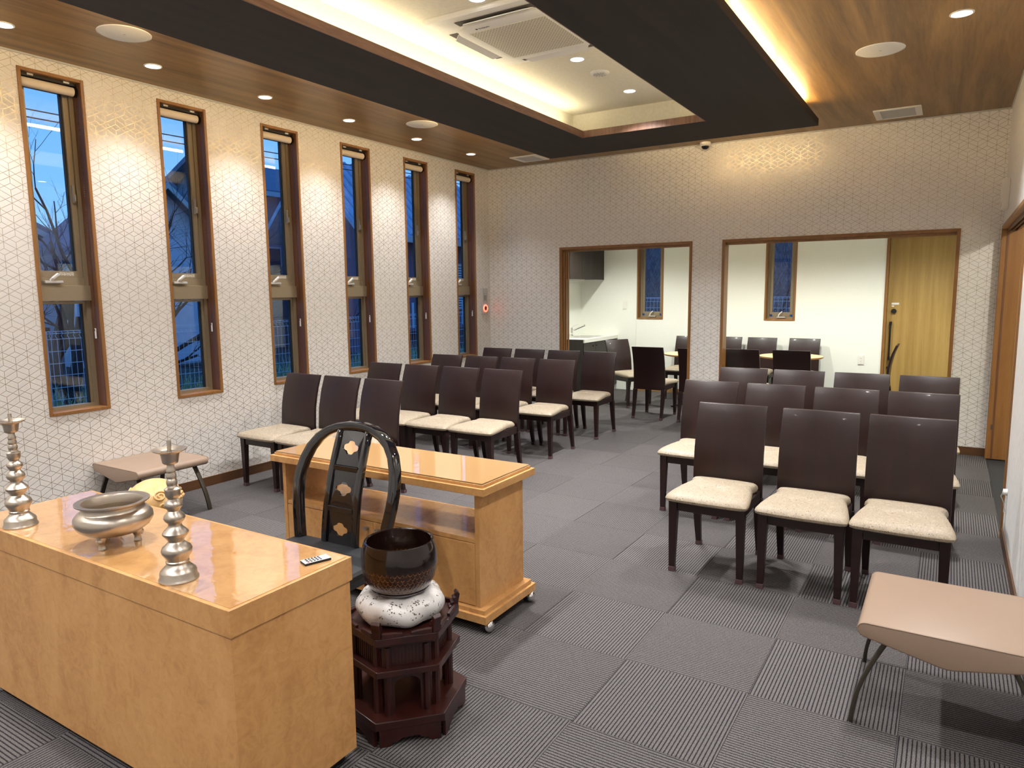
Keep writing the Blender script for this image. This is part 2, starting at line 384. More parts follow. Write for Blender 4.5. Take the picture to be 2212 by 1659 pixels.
pan = MB().box(PX0, IX0, PY0, PY1, ZP0, ZP1).box(IX1, PX1, PY0, PY1, ZP0, ZP1).box(IX0, IX1, IY1, PY1, ZP0, ZP1).box(IX0, IX1, PY0, IY0, ZP0, ZP1).build('ceiling', M_PANEL)
tag(struct(pan), 'dark brown suspended ceiling panel with a rectangular opening', 'ceiling')
t = .006
MB().box(IX0-.0, IX0+t, IY0, IY1, ZP0, ZP1+.002).build('lip', M_WALNUT, pan, label='walnut lip along the opening')
MB().box(IX1-t, IX1, IY0, IY1, ZP0, ZP1+.002).build('lip', M_WALNUT, pan)
MB().box(IX0+t, IX1-t, IY1-t, IY1, ZP0, ZP1+.002).build('lip', wood('walnut_lip_cross', srgb(92,62,48), srgb(140,104,84), 'Z', 12, 9, .45, .6), pan)
# baseboards and cornice
for nm, q in (('baseboard_left', (0, .009, YF, 0, 0, .075)), ('baseboard_back_a', (0, O1A, -.009, 0, 0, .075)), ('baseboard_back_b', (O1B, O2A, -.009, 0, 0, .075)), ('baseboard_back_c', (O2B, RW, -.009, 0, 0, .075)), ('baseboard_right', (RW-.009, RW, YF, DY0-.03, 0, .075))):
    tag(struct(B(*q).build(nm, M_BASE)), 'brown wooden baseboard', 'baseboard')
tn_ = 0
for q in ((0, .008, YF, 0, H-.012, H), (0, RW, -.008, 0, H-.012, H), (RW-.008, RW, YF, 0, H-.012, H)):
    tn_ += 1; tag(struct(B(*q).build('trim_%d' % tn_, M_GREYP)), 'thin pale ceiling line moulding', 'trim')
# ---------------- LED strips (real lamps hidden above the panel)
def strip(name, label, x, y0, y1, z, mat, power, col, tilt=0):
    o = B(x-.012, x+.012, y0, y1, z, z+.008).build(name, mat); tag(o, label, 'strip light')
    lamp(name+'_lamp', 'AREA', (x, (y0+y1)/2, z+.012), power, col, None, shape='RECTANGLE', size=.03, size_y=y1-y0, rot=(PI, tilt, 0)).parent = o
    return o
strip('led_strip', 'hidden strip light on the window side of the ceiling recess', 2.03, IY0+.1, IY1-.05, ZP1+.002, M_LED, P_COVE, C_COVE)
strip('led_strip', 'hidden strip light on the door side of the ceiling recess', 3.31, IY0+.1, IY1-.05, ZP1+.002, M_LED, P_COVE, C_COVE)
def batten(x, y0, label, grp):
    e = empty('light_batten', (x, y0, ZP1), label=label, cat='batten light', group=grp)
    B(-.016, .016, 0, 1.16, .0005, .012).build('base', M_WHITE, e)
    B(-.013, .013, .012, 1.148, .012, .040).build('diffuser', M_LEDW, e, bevel=.006)
    for y in (0, 1.148): B(-.015, .015, y, y+.012, .012, .043).build('end_cap', M_WHITE, e)
    return e
eb = batten(2.60, 0, 'warm batten light lying across the far edge of the dark panel', 'battens above the dark panel'); eb.location = (3.76, PY1-.06, ZP1); eb.rotation_euler = (0, 0, PI/2)
for k in range(5):
    nth = ['first', 'second', 'third', 'fourth', 'fifth'][k]
    batten(PX0+.060, -2.33-1.19*k, 'warm batten light on the window-side edge of the dark panel, %s from the far wall' % nth, 'battens above the dark panel')
    batten(PX1-.075, -2.33-1.19*k, 'warm batten light on the door-side edge of the dark panel, %s from the far wall' % nth, 'battens above the dark panel')
# ---------------- ceiling devices
def downlight(x, y, z, label, group, power=None, r=.05, cone=124, blend=.9):
    e = empty('downlight', (x, y, z), label=label, cat='downlight', group=group)
    MB().lathe([(r*.92, -.0005), (r*1.12, -.0005), (r*1.12, -.004), (r*.95, -.006), (r*.92, -.004), (r*.92, -.0005)], 28, cap=False).build('trim_ring', M_WHITE, e, True)
    MB().lathe([(.0005, -.003), (r*.92, -.003), (r*.92, -.0012), (.0005, -.0012)], 24).build('lens', M_LENS, e)
    lamp('downlight_lamp', 'SPOT', (0, 0, -.012), P_DOWN if power is None else power, C_DOWN, e, spot_size=math.radians(cone), spot_blend=blend, shadow_soft_size=.045)
    return e
ordn = ['sixth', 'fifth', 'fourth', 'third', 'second', 'first']
for k, y in enumerate((-5.527, -4.647, -3.738, -2.838, -1.908, -.971)):
    downlight(.415, y, H, 'round downlight above the slit windows, %s from the far corner' % ordn[k], 'downlights along the window wall', P_DOWN*.62, cone=104, blend=1.0)
for y in (-6.43, -7.34, -8.25): downlight(.415, y, H, 'downlight above the window wall beyond the picture, %s' % {-6.43:'nearest the bench',-7.34:'beside the viewer',-8.25:'at the front wall'}[y], 'downlights behind the viewer')
for y, l in ((-4.141, 'downlight in the cream recess cut by the top edge beside the air conditioner'), (-2.90, 'downlight in the cream recess between air conditioner and smoke detector'), (-1.946, 'downlight in the cream recess nearest the far end')):
    downlight(2.685, y, ZC, l, 'downlights in the ceiling recess', P_DOWN*2.2)
for y in (-5.2, -6.3): downlight(2.685, y, ZC, 'downlight in the ceiling recess above the %s' % {-5.2:'desk',-6.3:'altar table'}[y], 'downlights behind the viewer')
for k, x in enumerate((1.6, 2.685, 3.8)): downlight(x, -8.3, H, 'unseen downlight added behind the viewer to light the altar front, %s' % ['window side', 'middle', 'door side'][k], 'downlights behind the viewer', P_DOWN*1.0)  # added lamps out of view, to brighten the altar's front and bowls
downlight(4.98, -2.704, H, 'single downlight in the wood ceiling on the door side', 'downlights on the door side', P_DOWN*1.7, r=.055)
for y in (-4.53, -6.35, -8.1): downlight(4.98, y, H, 'downlight on the door side %s' % {-4.53:'above the taupe bench',-6.35:'beside the altar table',-8.1:'behind the viewer'}[y], 'downlights behind the viewer')
def speaker(x, y, label):
    e = empty('ceiling_speaker', (x, y, H), label=label, cat='speaker', group='round ceiling speakers')
    MB().lathe([(.0005, -.007), (.132, -.007), (.138, -.004), (.138, -.001), (.0005, -.001)], 40).build('grille', plain('speaker_grille', srgb(224,220,210), .6, 0, .12, 900), e, True)
    MB().lathe([(.138, -.0005), (.144, -.0005), (.144, -.004), (.139, -.006)], 40, cap=False).build('rim', M_WHITE, e, True)
    B(-.008, .008, -.004, .004, -.0085, -.007).build('badge', M_GREYP, e)
speaker(.838, -5.08, 'round white ceiling speaker nearest the viewer on the window side')
speaker(.852, -2.362, 'round white ceiling speaker farther back on the window side')
speaker(4.541, -2.278, 'round white ceiling speaker on the door side of the ceiling')
def vent(x0, x1, y0, y1, label):
    e = empty('ceiling_vent', ((x0+x1)/2, (y0+y1)/2, H), label=label, cat='vent', group='ceiling vents by the far wall')
    a, b = (x1-x0)/2, (y1-y0)/2
    f = MB().box(-a, a, -b, -b+.03, -.012, -.0005).box(-a, a, b-.03, b, -.012, -.0005).box(-a, -a+.05, -b+.03, b-.03, -.012, -.0005).box(a-.05, a, -b+.03, b-.03, -.012, -.0005)
    f.build('frame', M_WHITE, e, bevel=.002)
    for i in range(14):
        y = -b+.04+i*(2*b-.08)/13
        MB().add([(-a+.05, y-.008, -.003), (a-.05, y-.008, -.003), (a-.05, y+.008, -.010), (-a+.05, y+.008, -.010), (-a+.05, y-.008, -.0015), (a-.05, y-.008, -.0015), (a-.05, y+.008, -.0085), (-a+.05, y+.008, -.0085)], [(0,1,2,3),(7,6,5,4),(0,4,5,1),(1,5,6,2),(2,6,7,3),(3,7,4,0)]).build('slat', M_GREYP, e)
vent(.66, 1.0, -.56, -.235, 'white ceiling vent at the window-side corner')
vent(4.35, 4.715, -.55, -.175, 'white ceiling vent at the door-side corner')
# air conditioner cassette
ac = empty('air_conditioner', (2.685, -3.58, ZC), label='white four-way cassette air conditioner in the ceiling recess', cat='air conditioner')
def rrect(a, b, r, n=6):
    out = []
    for cx, cy, s in ((a-r, b-r, 0), (-a+r, b-r, 1), (-a+r, -b+r, 2), (a-r, -b+r, 3)):
        for i in range(n+1):
            t = PI/2*(s+i/n); out.append((cx+r*math.cos(t), cy+r*math.sin(t)))
    return out
def rr3(a, r, z): return [(x, y, z) for x, y in rrect(a, a, r)]
MB().loft([rr3(.472, .02, -.001), rr3(.472, .02, -.018), rr3(.462, .02, -.028), rr3(.385, .09, -.034)]).build('panel', M_WHITE, ac, True)
MB().loft([rr3(.345, .12, -.032), rr3(.345, .12, -.046), rr3(.325, .11, -.054), rr3(.27, .03, -.054)]).build('inner_panel', M_WHITE, ac, True)
for k in range(4):
    o = MB().add([(-.25, .352, -.030), (.25, .352, -.030), (.21, .405, -.050), (-.21, .405, -.050), (-.25, .352, -.036), (.25, .352, -.036), (.21, .405, -.056), (-.21, .405, -.056)], [(0,1,2,3),(7,6,5,4),(0,4,5,1),(1,5,6,2),(2,6,7,3),(3,7,4,0)]).build('louver', M_WHITE, ac, bevel=.002)
    o.rotation_euler = (0, 0, PI/2*k)
    o = B(-.27, .27, .35, .41, -.036, -.0335).build('outlet', plain('outlet_dark', srgb(92,86,78), .7), ac); o.rotation_euler = (0, 0, PI/2*k)
mgr = NT('intake_mesh'); br = mgr.n('TexBrick'); mgr.l(mgr.coord(), br.inputs['Vector']); br.inputs['Scale'].default_value = 1; br.inputs['Brick Width'].default_value = .022; br.inputs['Row Height'].default_value = .013; br.inputs['Mortar Size'].default_value = .0026
br.inputs['Color1'].default_value = (*srgb(150,140,122), 1); br.inputs['Color2'].default_value = (*srgb(160,150,132), 1); br.inputs['Mortar'].default_value = (*srgb(228,222,206), 1)
mgr.set(Base_Color=br.outputs['Color'], Roughness=.5); mgr.bump(br.outputs['Fac'], .5, .003)
B(-.262, .262, -.262, .262, -.0565, -.053).build('intake_grille', mgr.m, ac)
def text_mesh(body, size, mat, parent, loc, rot, name='lettering', ext=.0004):
    cu = bpy.data.curves.new(name, 'FONT'); cu.body = body; cu.size = size; cu.extrude = ext; cu.align_x = 'CENTER'; cu.align_y = 'CENTER'; cu.resolution_u = 2
    tmp = bpy.data.objects.new('tmp', cu); COL.objects.link(tmp)
    dg = bpy.context.evaluated_depsgraph_get(); me = bpy.data.meshes.new_from_object(tmp.evaluated_get(dg)); me.name = name
    bpy.data.objects.remove(tmp); me.materials.clear(); me.materials.append(mat)
    o = bpy.data.objects.new(name, me); COL.objects.link(o); o.parent = parent; o.location = loc; o.rotation_euler = rot
    return o
text_mesh('DAIKIN', .022, plain('grey_print', srgb(70,68,64), .6), ac, (-.13, -.30, -.0552), (PI, 0, 0))
B(-.19, -.178, -.306, -.294, -.0555, -.0535).build('logo_mark', plain('grey_print2', srgb(60,58,56), .6), ac)
# smoke detector
sd = empty('smoke_detector', (2.69, -2.532, ZC), label='round slotted smoke detector between two recess downlights', cat='detector')
MB().lathe([(.0005, -.001), (.072, -.001), (.072, -.008), (.06, -.016), (.0005, -.016)], 32).build('base', M_WHITE, sd, True)
for k in range(12):
    o = B(.02, .052, -.003, .003, -.020, -.0155).build('fin', M_GREYP, sd); o.rotation_euler = (0, 0, k*PI/6)
MB().lathe([(.0005, -.024), (.014, -.022), (.018, -.016), (.0005, -.016)], 16).build('sensor_cap', M_GREYP, sd, True)
# dome camera
dc = empty('dome_camera', (2.758, -.085, H), label='small white dome camera under the ceiling edge at the far wall', cat='camera')
MB().lathe([(.0005, -.001), (.055, -.001), (.055, -.03), (.046, -.036), (.0005, -.036)], 32).build('housing', M_WHITE, dc, True)
MB().lathe([(.040, -.034), (.039, -.046), (.033, -.060), (.020, -.070), (.0005, -.073)], 28).build('dome', plain('dome_smoked', (.004,.004,.005), .05), dc, True)
MB().lathe([(.043, -.033), (.043, -.040), (.0405, -.040), (.0405, -.033)], 28, cap=False).build('ring', M_WHITE, dc, True)
# ---------------- windows of the left wall
def window_unit(n):
    y0 = WY0+n*WP; e = empty('window_%d' % (n+1), (0, y0, ZB)); struct(e)
    tag(e, 'tall slit window with brown casing, %s from the viewer' % ['first', 'second', 'third', 'fourth', 'fifth', 'sixth'][n], 'window')
    h = ZT-ZB; c = .021
    MB().box(-.10, .008, 0, c, 0, h).build('casing', M_TRIM, e, bevel=.002)
    MB().box(-.10, .008, WW-c, WW, 0, h).build('casing', M_TRIM, e, bevel=.002)
    MB().box(-.10, .006, c, WW-c, h-c, h).build('casing', M_TRIM, e, bevel=.002)
    MB().box(-.10, .010, c, WW-c, 0, c).build('sill', M_TRIM, e, bevel=.002)
    MB().box(-.098, -.004, WW-c-.0025, WW-c, c, h-c).build('reveal', M_REVEAL, e)
    a0, a1 = c, WW-c; tz0, tz1 = 1.50-ZB, 1.665-ZB
    fx0, fx1 = -.155, -.10
    fr = MB().box(fx0, fx1, a0, a0+.028, c, h-c).box(fx0, fx1, a1-.028, a1, c, h-c).box(fx0, fx1, a0+.028, a1-.028, h-c-.03, h-c).box(fx0, fx1, a0+.028, a1-.028, c, c+.022)
    fr.build('frame', M_ALU, e)
    B(fx0, -.082, a0+.001, a1-.001, tz0, tz0+.105).build('transom', M_ALU, e, bevel=.002)
    B(fx0, -.106, a0+.028, a1-.028, tz0+.105, tz1-.005).build('transom_rail', M_ALU, e)
    # upper casement sash
    s0, s1 = a0+.03, a1-.03; u0, u1 = tz1-.004, h-c-.032
    sx0, sx1 = -.150, -.112
    sash = MB().box(sx0, sx1, s0, s0+.034, u0, u1).box(sx0, sx1, s1-.034, s1, u0, u1).box(sx0, sx1, s0+.034, s1-.034, u0, u0+.042).box(sx0, sx1, s0+.034, s1-.034, u1-.034, u1)
    so = sash.build('sash', M_ALU, e)
    MB().box(-.149, -.128, s1-.046, s1-.034, u0+.042, u1-.034).box(-.149, -.128, s0+.034, s0+.04, u0+.042, u1-.034).build('gasket', M_ALU_D, so)
    B(-.142, -.138, s0+.034, s1-.034, u0+.042, u1-.034).build('pane', M_GLASS, so)
    # lower fixed light
    MB().box(-.150, -.118, a1-.046, a1-.028, c+.022, tz0-.004).box(-.150, -.118, a0+.028, a0+.036, c+.022, tz0-.004).box(-.150, -.118, a0+.036, a1-.046, tz0-.02, tz0-.002).build('bead', M_ALU, e)
    B(-.149, -.126, a1-.056, a1-.046, c+.022, tz0-.02).build('gasket', M_ALU_D, e)
    B(-.142, -.138, a0+.034, a1-.046, c+.022, tz0-.02).build('pane', M_GLASS, e)
    # crank operator and latch, sticker
    ym = (a0+a1)/2-.06
    cr = MB().box(-.112, -.072, ym-.055, ym+.06, tz0+.118, tz0+.136).build('crank_base', M_GREYP, e, bevel=.004)
    MB().sweep([(-.085, ym-.015, tz0+.136), (-.074, ym-.005, tz0+.152), (-.070, ym+.032, tz0+.182)], .016, (1, .2, 0), .02).build('crank_handle', M_WHITE, cr, bevel=.003)
    lt = MB().box(-.112, -.092, a1-.058, a1-.040, 1.42, 1.54).build('latch', M_ALU, e, bevel=.004)
    MB().box(-.094, -.078, a1-.056, a1-.044, 1.43, 1.475).build('lever', M_ALU, lt, bevel=.003)
    B(-.1119, -.1112, ym+.055, ym+.15, u0+.010, u0+.034).build('sticker', M_STICK, e)
    return e
ms = NT('printed_sticker'); bk = ms.n('TexBrick'); ms.l(ms.mapping(ms.coord(), rot=(0, PI/2, PI/2)), bk.inputs['Vector'])
bk.inputs['Scale'].default_value = 1; bk.inputs['Brick Width'].default_value = .009; bk.inputs['Row Height'].default_value = .006; bk.inputs['Mortar Size'].default_value = .0011
bk.inputs['Color1'].default_value = (.12,.11,.1,1); bk.inputs['Color2'].default_value = (.6,.57,.5,1); bk.inputs['Mortar'].default_value = (*srgb(206,196,178), 1)
ms.set(Base_Color=bk.outputs['Color'], Roughness=.6); M_STICK = ms.m
for n in range(6): window_unit(n)
def roller_blind(n):
    y0 = WY0+n*WP; zt = ZT-.021
    e = empty('roller_blind', (-.055, y0+WW/2, zt)); tag(e, 'rolled-up beige roller blind in the %s slit window from the viewer' % ['first', 'second', 'third', 'fourth', 'fifth', 'sixth'][n], 'blind', 'roller blinds')
    w = WW/2-.021
    MB().box(-.028, .020, -w+.004, w-.004, -.020, -.0005).build('head_rail', M_BLIND_RAIL, e, bevel=.002)
    for s in (-1, 1):
        B(.018, .026, s*(w-.07)-.018, s*(w-.07)+.018, -.012, -.001).build('clip', M_GREYP, e)
        MB().cyl((0, s*(w-.012), -.053), (0, s*(w-.004), -.053), .033, 20).build('end_disc', M_BLIND_RAIL, e, True)
    MB().cyl((0, -w+.014, -.053), (0, w-.022, -.053), .029, 28).build('fabric_roll', M_BLIND, e, True)
    ch = MB(); y = w-.010
    for i in range(132):
        z = -.08-i*.0117
        for dx in (.010, .022): ch.sphere((dx-.00004*i*(1 if dx > .015 else -1), y, z), .0024, 5, 4)
    tag(ch.build('bead_chain', plain('brown_beads', srgb(64,46,34), .35), e, True), 'brown beaded pull chain', None, None, 'stuff')
    k = MB().box(.010, .0225, y-.010, y-.002, -1.70, -1.63)
    k.build('chain_weight', M_WHITE, e, bevel=.002, label='white chain weight')
    B(.0135, .019, y-.0112, y-.0095, -1.648, -1.634).build('weight_slot', M_ALU_D, e)
for n in range(6): roller_blind(n)
# ---------------- trims of the openings
def casing(n, x0, x1, label):
    e = empty('trim_%d' % n, (0, 0, 0)); struct(e); tag(e, label, 'door frame')
    c = .030
    B(x0, x0+c, -.012, .135, 0, OZ).build('jamb', M_TRIM, e, bevel=.002); B(x1-c, x1, -.012, .135, 0, OZ).build('jamb', M_TRIM, e, bevel=.002)
    B(x0+c, x1-c, -.012, .135, OZ-c, OZ).build('head', M_TRIM, e, bevel=.002)
    B(x0+c, x1-c, .045, .055, OZ-c-.022, OZ-c).build('track_rail', M_TRIM, e); B(x0+c, x1-c, .095, .105, OZ-c-.022, OZ-c).build('track_rail', M_TRIM, e)
    return e
casing(4, O1A, O1B, 'brown wooden frame of the narrower opening to the kitchen corner')
casing(5, O2A, O2B, 'brown wooden frame of the wider opening to the side room')
# folded sliding panels at the left jamb of the narrow opening
for i in range(3):
    d = empty('sliding_panel', (O1A+.030+.001+i*.0145, .02+.03*i, 0)); tag(d, 'edge of a folded brown sliding panel, %s from the left jamb' % ['first', 'second', 'third'][i], 'door', 'sliding panels stacked at the left jamb')
    B(0, .013, 0, .028, .004, OZ-.054).build('panel', M_TRIM, d, bevel=.001)
# doorway in the right wall
e = empty('trim_6', (RW, 0, 0)); struct(e); tag(e, 'brown frame of the doorway in the right wall', 'door frame')
B(-.012, .16, DY1-.03, DY1, 0, OZ).build('jamb', M_TRIM, e, bevel=.002)
B(-.012, .132, DY0, DY0+.030, 0, OZ).build('jamb', M_TRIM, e, bevel=.002)
B(-.012, .132, DY0+.030, DY1-.03, OZ-.03, OZ).build('head', M_TRIM, e, bevel=.002)
for x in (.03, .06, .09): B(x, x+.006, DY0+.03, DY1-.03, OZ-.05, OZ-.03).build('track_rail', M_REVEAL, e)
B(.028, .042, DY1-.034, DY1-.03, 0, OZ-.05).build('stop', M_REVEAL, e)
for z in (.62, 1.05, 1.5): MB().cyl((.05, DY1-.031, z), (.05, DY1-.034, z), .006, 10).build('screw_cap', M_TRIM, e)
B(.018, .028, DY1-.034, DY1-.03, .27, .31).build('strike_plate', M_CHROME, e)
d = empty('door_1', (RW+.03, DY0+.03, 0)); struct(d); tag(d, 'brown sliding door pushed into the right wall', 'door')
B(0, .034, 0, .05, .006, OZ-.052).build('leaf', M_TRIM, d, bevel=.002)
B(-.002, 0, .015, .035, .92, 1.06).build('finger_pull', M_ALU, d)
# hall beyond the right doorway
tag(struct(B(RW+.2, 7.2, -4.2, .12, -.1, -.002).build('floor', M_HALLF)), 'beige hall floor beyond the right doorway', 'floor')
tag(struct(MB().box(7.1, 7.2, -4.2, .12, 0, 2.5).box(RW+.12, 7.1, -4.3, -4.2, 0, 2.5).box(RW+.2, 7.1, .02, .12, 0, 2.5).build('wall_hall', M_PAINT)), 'pale hall wall beyond the right doorway', 'wall')
tag(struct(B(RW+.12, 7.2, -4.3, .12, 2.5, 2.6).build('ceiling', M_PAINT)), 'white hall ceiling', 'ceiling')
hl = empty('ceiling_lamp', (6.25, -1.7, 2.5), label='ceiling lamp in the hall beyond the right doorway', cat='lamp')
MB().lathe([(.0005, -.03), (.09, -.028), (.10, -.002), (.0005, -.002)], 24).build('lens', M_LENS, hl, True)
lamp('hall_lamp', 'POINT', (0, 0, -.08), P_HALL, (1, .93, .8), hl, shadow_soft_size=.06)
# ---------------- side room shell
W1X, W2X = (.936, 1.354), (2.815, 3.223); WZ0 = 1.10; WZ1 = 2.30
fw = MB(); px = -.16
for a, b in (W1X, W2X):
    fw.box(px, a, NB, NB+.15, 0, NH+.1); fw.box(a, b, NB, NB+.15, 0, WZ0); fw.box(a, b, NB, NB+.15, WZ1, NH+.1); px = b
fw.box(px, 4.29, NB, NB+.15, 0, NH+.1).box(4.29, 5.36, NB, NB+.15, 2.22, NH+.1).box(5.36, 5.6, NB, NB+.15, 0, NH+.1)
tag(struct(fw.build('wall_far', M_PAINT)), 'off-white wall of the side room with two small windows', 'wall')
tag(struct(MB().box(-.16, 0, .12, NB, 0, NH+.1).build('wall_kitchen', M_PAINT)), 'off-white wall behind the kitchen unit', 'wall')
tag(struct(MB().box(5.46, 5.6, .12, NB, 0, NH+.1).build('wall_entrance', M_PAINT)), 'off-white end wall of the side room', 'wall')
tag(struct(MB().box(-.16, 5.6, .12, NB+.15, NH, NH+.1).build('ceiling', M_PAINT)), 'white ceiling of the side room', 'ceiling')
tag(struct(B(.96, 4.28, NB-.009, NB, 0, .06).build('baseboard_far', wood('pale_baseboard', srgb(150,112,66), srgb(170,130,80), 'X', 20, 4))), 'light brown baseboard of the side room', 'baseboard')
tag(struct(B(.924, .934, NB-.006, NB, 0, 1.08).build('trim_7', M_WHITE)), 'white joint strip of the kitchen wall panel', 'trim')
tag(struct(B(4.272, 4.29, NB-.012, NB, 0, NH).build('trim_8', M_WHITE)), 'white corner bead beside the pale door', 'trim')
for k, (x, y) in enumerate(((.95, 1.35), (2.4, 1.2), (3.6, 1.2), (4.75, 1.3))):
    e = empty('ceiling_lamp', (x, y, NH), label='flush round lamp on the side room ceiling, %s from the kitchen' % ['first', 'second', 'third', 'fourth'][k], cat='lamp', group='side room lamps')
    MB().lathe([(.0005, -.012), (.05, -.011), (.06, -.001), (.0005, -.001)], 24).build('lens', M_LENS, e, True)
    lamp('side_room_lamp', 'SPOT', (0, 0, -.03), P_NEXT, C_NEXT, e, spot_size=math.radians(150), spot_blend=.8, shadow_soft_size=.05)
def small_window(n, x0, x1, label):
    e = empty('window_%d' % n, (x0, NB, WZ0)); struct(e); tag(e, label, 'window'); w = x1-x0; h = WZ1-WZ0; c = .022
    for q in ((0, c, -.008, .10, 0, h), (w-c, w, -.008, .10, 0, h), (c, w-c, -.008, .10, h-c, h), (c, w-c, -.010, .10, 0, c)): B(*q).build('casing', M_TRIM, e, bevel=.002)
    MB().box(c, c+.03, .10, .148, c, h-c).box(w-c-.03, w-c, .10, .148, c, h-c).box(c+.03, w-c-.03, .10, .148, c, c+.03).box(c+.03, w-c-.03, .10, .148, h-c-.03, h-c).build('frame', M_ALU, e)
    s = MB().box(c+.032, c+.066, .106, .145, c+.06, h-c-.032).box(w-c-.066, w-c-.032, .106, .145, c+.06, h-c-.032).box(c+.066, w-c-.066, .106, .145, c+.032, c+.09).box(c+.066, w-c-.066, .106, .145, h-c-.07, h-c-.032).build('sash', M_ALU, e)
    B(c+.066, w-c-.066, .126, .130, c+.09, h-c-.07).build('pane', M_GLASS, s)
    k = B(w/2-.05, w/2+.06, .070, .11, c+.012, c+.028).build('crank_base', M_GREYP, e, bevel=.003)
    MB().sweep([(w/2-.03, .08, c+.028), (w/2-.02, .075, c+.06), (w/2+.02, .072, c+.10)], .014, (0, 1, 0), .016).build('crank_handle', M_WHITE, k, bevel=.003)
small_window(7, *W1X, 'small window above the table beside the kitchen unit')
small_window(8, *W2X, 'small window above the chairs seen through the wide opening')
# pale entrance door of the side room
d = empty('door_2', (4.30, NB, 0)); struct(d); tag(d, 'pale oak sliding entrance door with a black bar handle', 'door')
B(-.008, .022, -.02, .15, 0, 2.22).build('jamb', M_TRIM, d); B(1.03, 1.06, -.02, .15, 0, 2.22).build('jamb', M_TRIM, d); B(.022, 1.03, -.02, .15, 2.18, 2.22).build('head', M_TRIM, d)
lf = B(.024, 1.028, .10, .14, .01, 2.178).build('leaf', M_OAK, d)
hd = MB().cyl((.075, .055, .62), (.075, .055, 1.08), .010, 12).box(.062, .088, .048, .10, 1.05, 1.10).box(.062, .088, .048, .10, .60, .65)
hd.build('handle', M_BLACK, lf, label='black bar handle'); MB().cyl((.10, .099, 1.235), (.10, .075, 1.235), .030, 20).build('thumb_turn', M_BLACK, lf, True); MB().cyl((.078, .099, .50), (.078, .078, .50), .027, 20).build('thumb_turn', M_BLACK, lf, True)
MB().box(.07, .155, .0985, .0995, 1.315, 1.34).box(.07, .10, .0985, .0995, 1.29, 1.305).build('sticker', M_WHITE, lf)
# ---------------- wall devices
def wallplate(name, label, cat, loc, rz, w, h, dots=0):
    e = empty(name, loc, rz, label=label, cat=cat); B(-w/2, w/2, -.010, -.0005, -h/2, h/2).build('cover', M_WHITE, e, bevel=.003)
    B(-w*.3, w*.3, -.0125, -.009, -h*.38, h*.38).build('insert', M_WHITE, e, bevel=.001)
    for zz in ((.018, -.018) if dots else ()):
        for xx in (-.006, .006): B(xx-.0012, xx+.0012, -.0132, -.012, zz-.005, zz+.005).build('slot', M_BLACK, e)
wallplate('power_outlet', 'white double power outlet low on the side room wall', 'outlet', (4.06, NB, .60), 0, .075, .125, 1)
wallplate('light_switch', 'white wall switch on the kitchen panel beside the small window', 'switch', (.742, NB, 1.312), 0, .07, .12)
al = empty('emergency_alarm', (0, -.148, 1.255), label='grey emergency call panel with a glowing red ring beside the last slit window', cat='alarm')
B(.0005, .022, -.062, .062, 0, .325).build('plate', M_GREYP, al, bevel=.003)
B(.021, .024, -.028, .028, .175, .24).build('speaker_grille', plain('alarm_grille', srgb(150,148,144), .6, 0, .3, 900), al)
MB().lathe([(.030, 0), (.046, 0), (.046, .008), (.030, .008)], 28, cap=False).build('light_ring', M_RED, al, True).matrix_local = Matrix.Translation((.022, 0, .075)) @ Matrix.Rotation(PI/2, 4, 'Y')
MB().lathe([(.0005, .001), (.030, .001), (.030, .006), (.0005, .012)], 24).build('button', plain('dark_red_button', (.10,.012,.006), .35), al, True).matrix_local = Matrix.Translation((.022, 0, .075)) @ Matrix.Rotation(PI/2, 4, 'Y')
for zz in (.165, .255):
    for yy in (-.022, .022): B(.0215, .0228, yy-.006, yy+.006, zz, zz+.006).build('print', plain('alarm_print', srgb(90,88,86), .7), al)
ir = empty('wall_sensor', (RW, -.49, 2.15), label='white box sensor on the right wall above the doorway corner', cat='sensor')
B(-.05, -.001, -.07, .07, 0, .24).build('housing', M_WHITE, ir, bevel=.004)
B(-.056, -.049, -.02, .05, .02, .19).build('front_cover', M_WHITE, ir, bevel=.003)
for i in range(3): B(-.0506, -.0497, -.062, -.03, .02+.012*i, .027+.012*i).build('print', plain('sensor_print', srgb(110,108,104), .7), ir)
hk = empty('wall_hook', (RW, -2.64, .33), label='white plug with a hanging wire low on the right wall', cat='plug')
MB().lathe([(.0005, 0), (.02, 0), (.018, .02), (.0005, .024)], 16).build('plug', M_WHITE, hk, True).matrix_local = Matrix.Translation((-.001, 0, 0)) @ Matrix.Rotation(-PI/2, 4, 'Y')
MB().tube([(-.02, 0, 0), (-.03, .01, -.03), (-.012, .015, -.07), (-.006, .012, -.12), (-.012, -.01, -.12), (-.008, -.012, -.02)], .003, 6).build('wire', M_GREYP, hk, True)
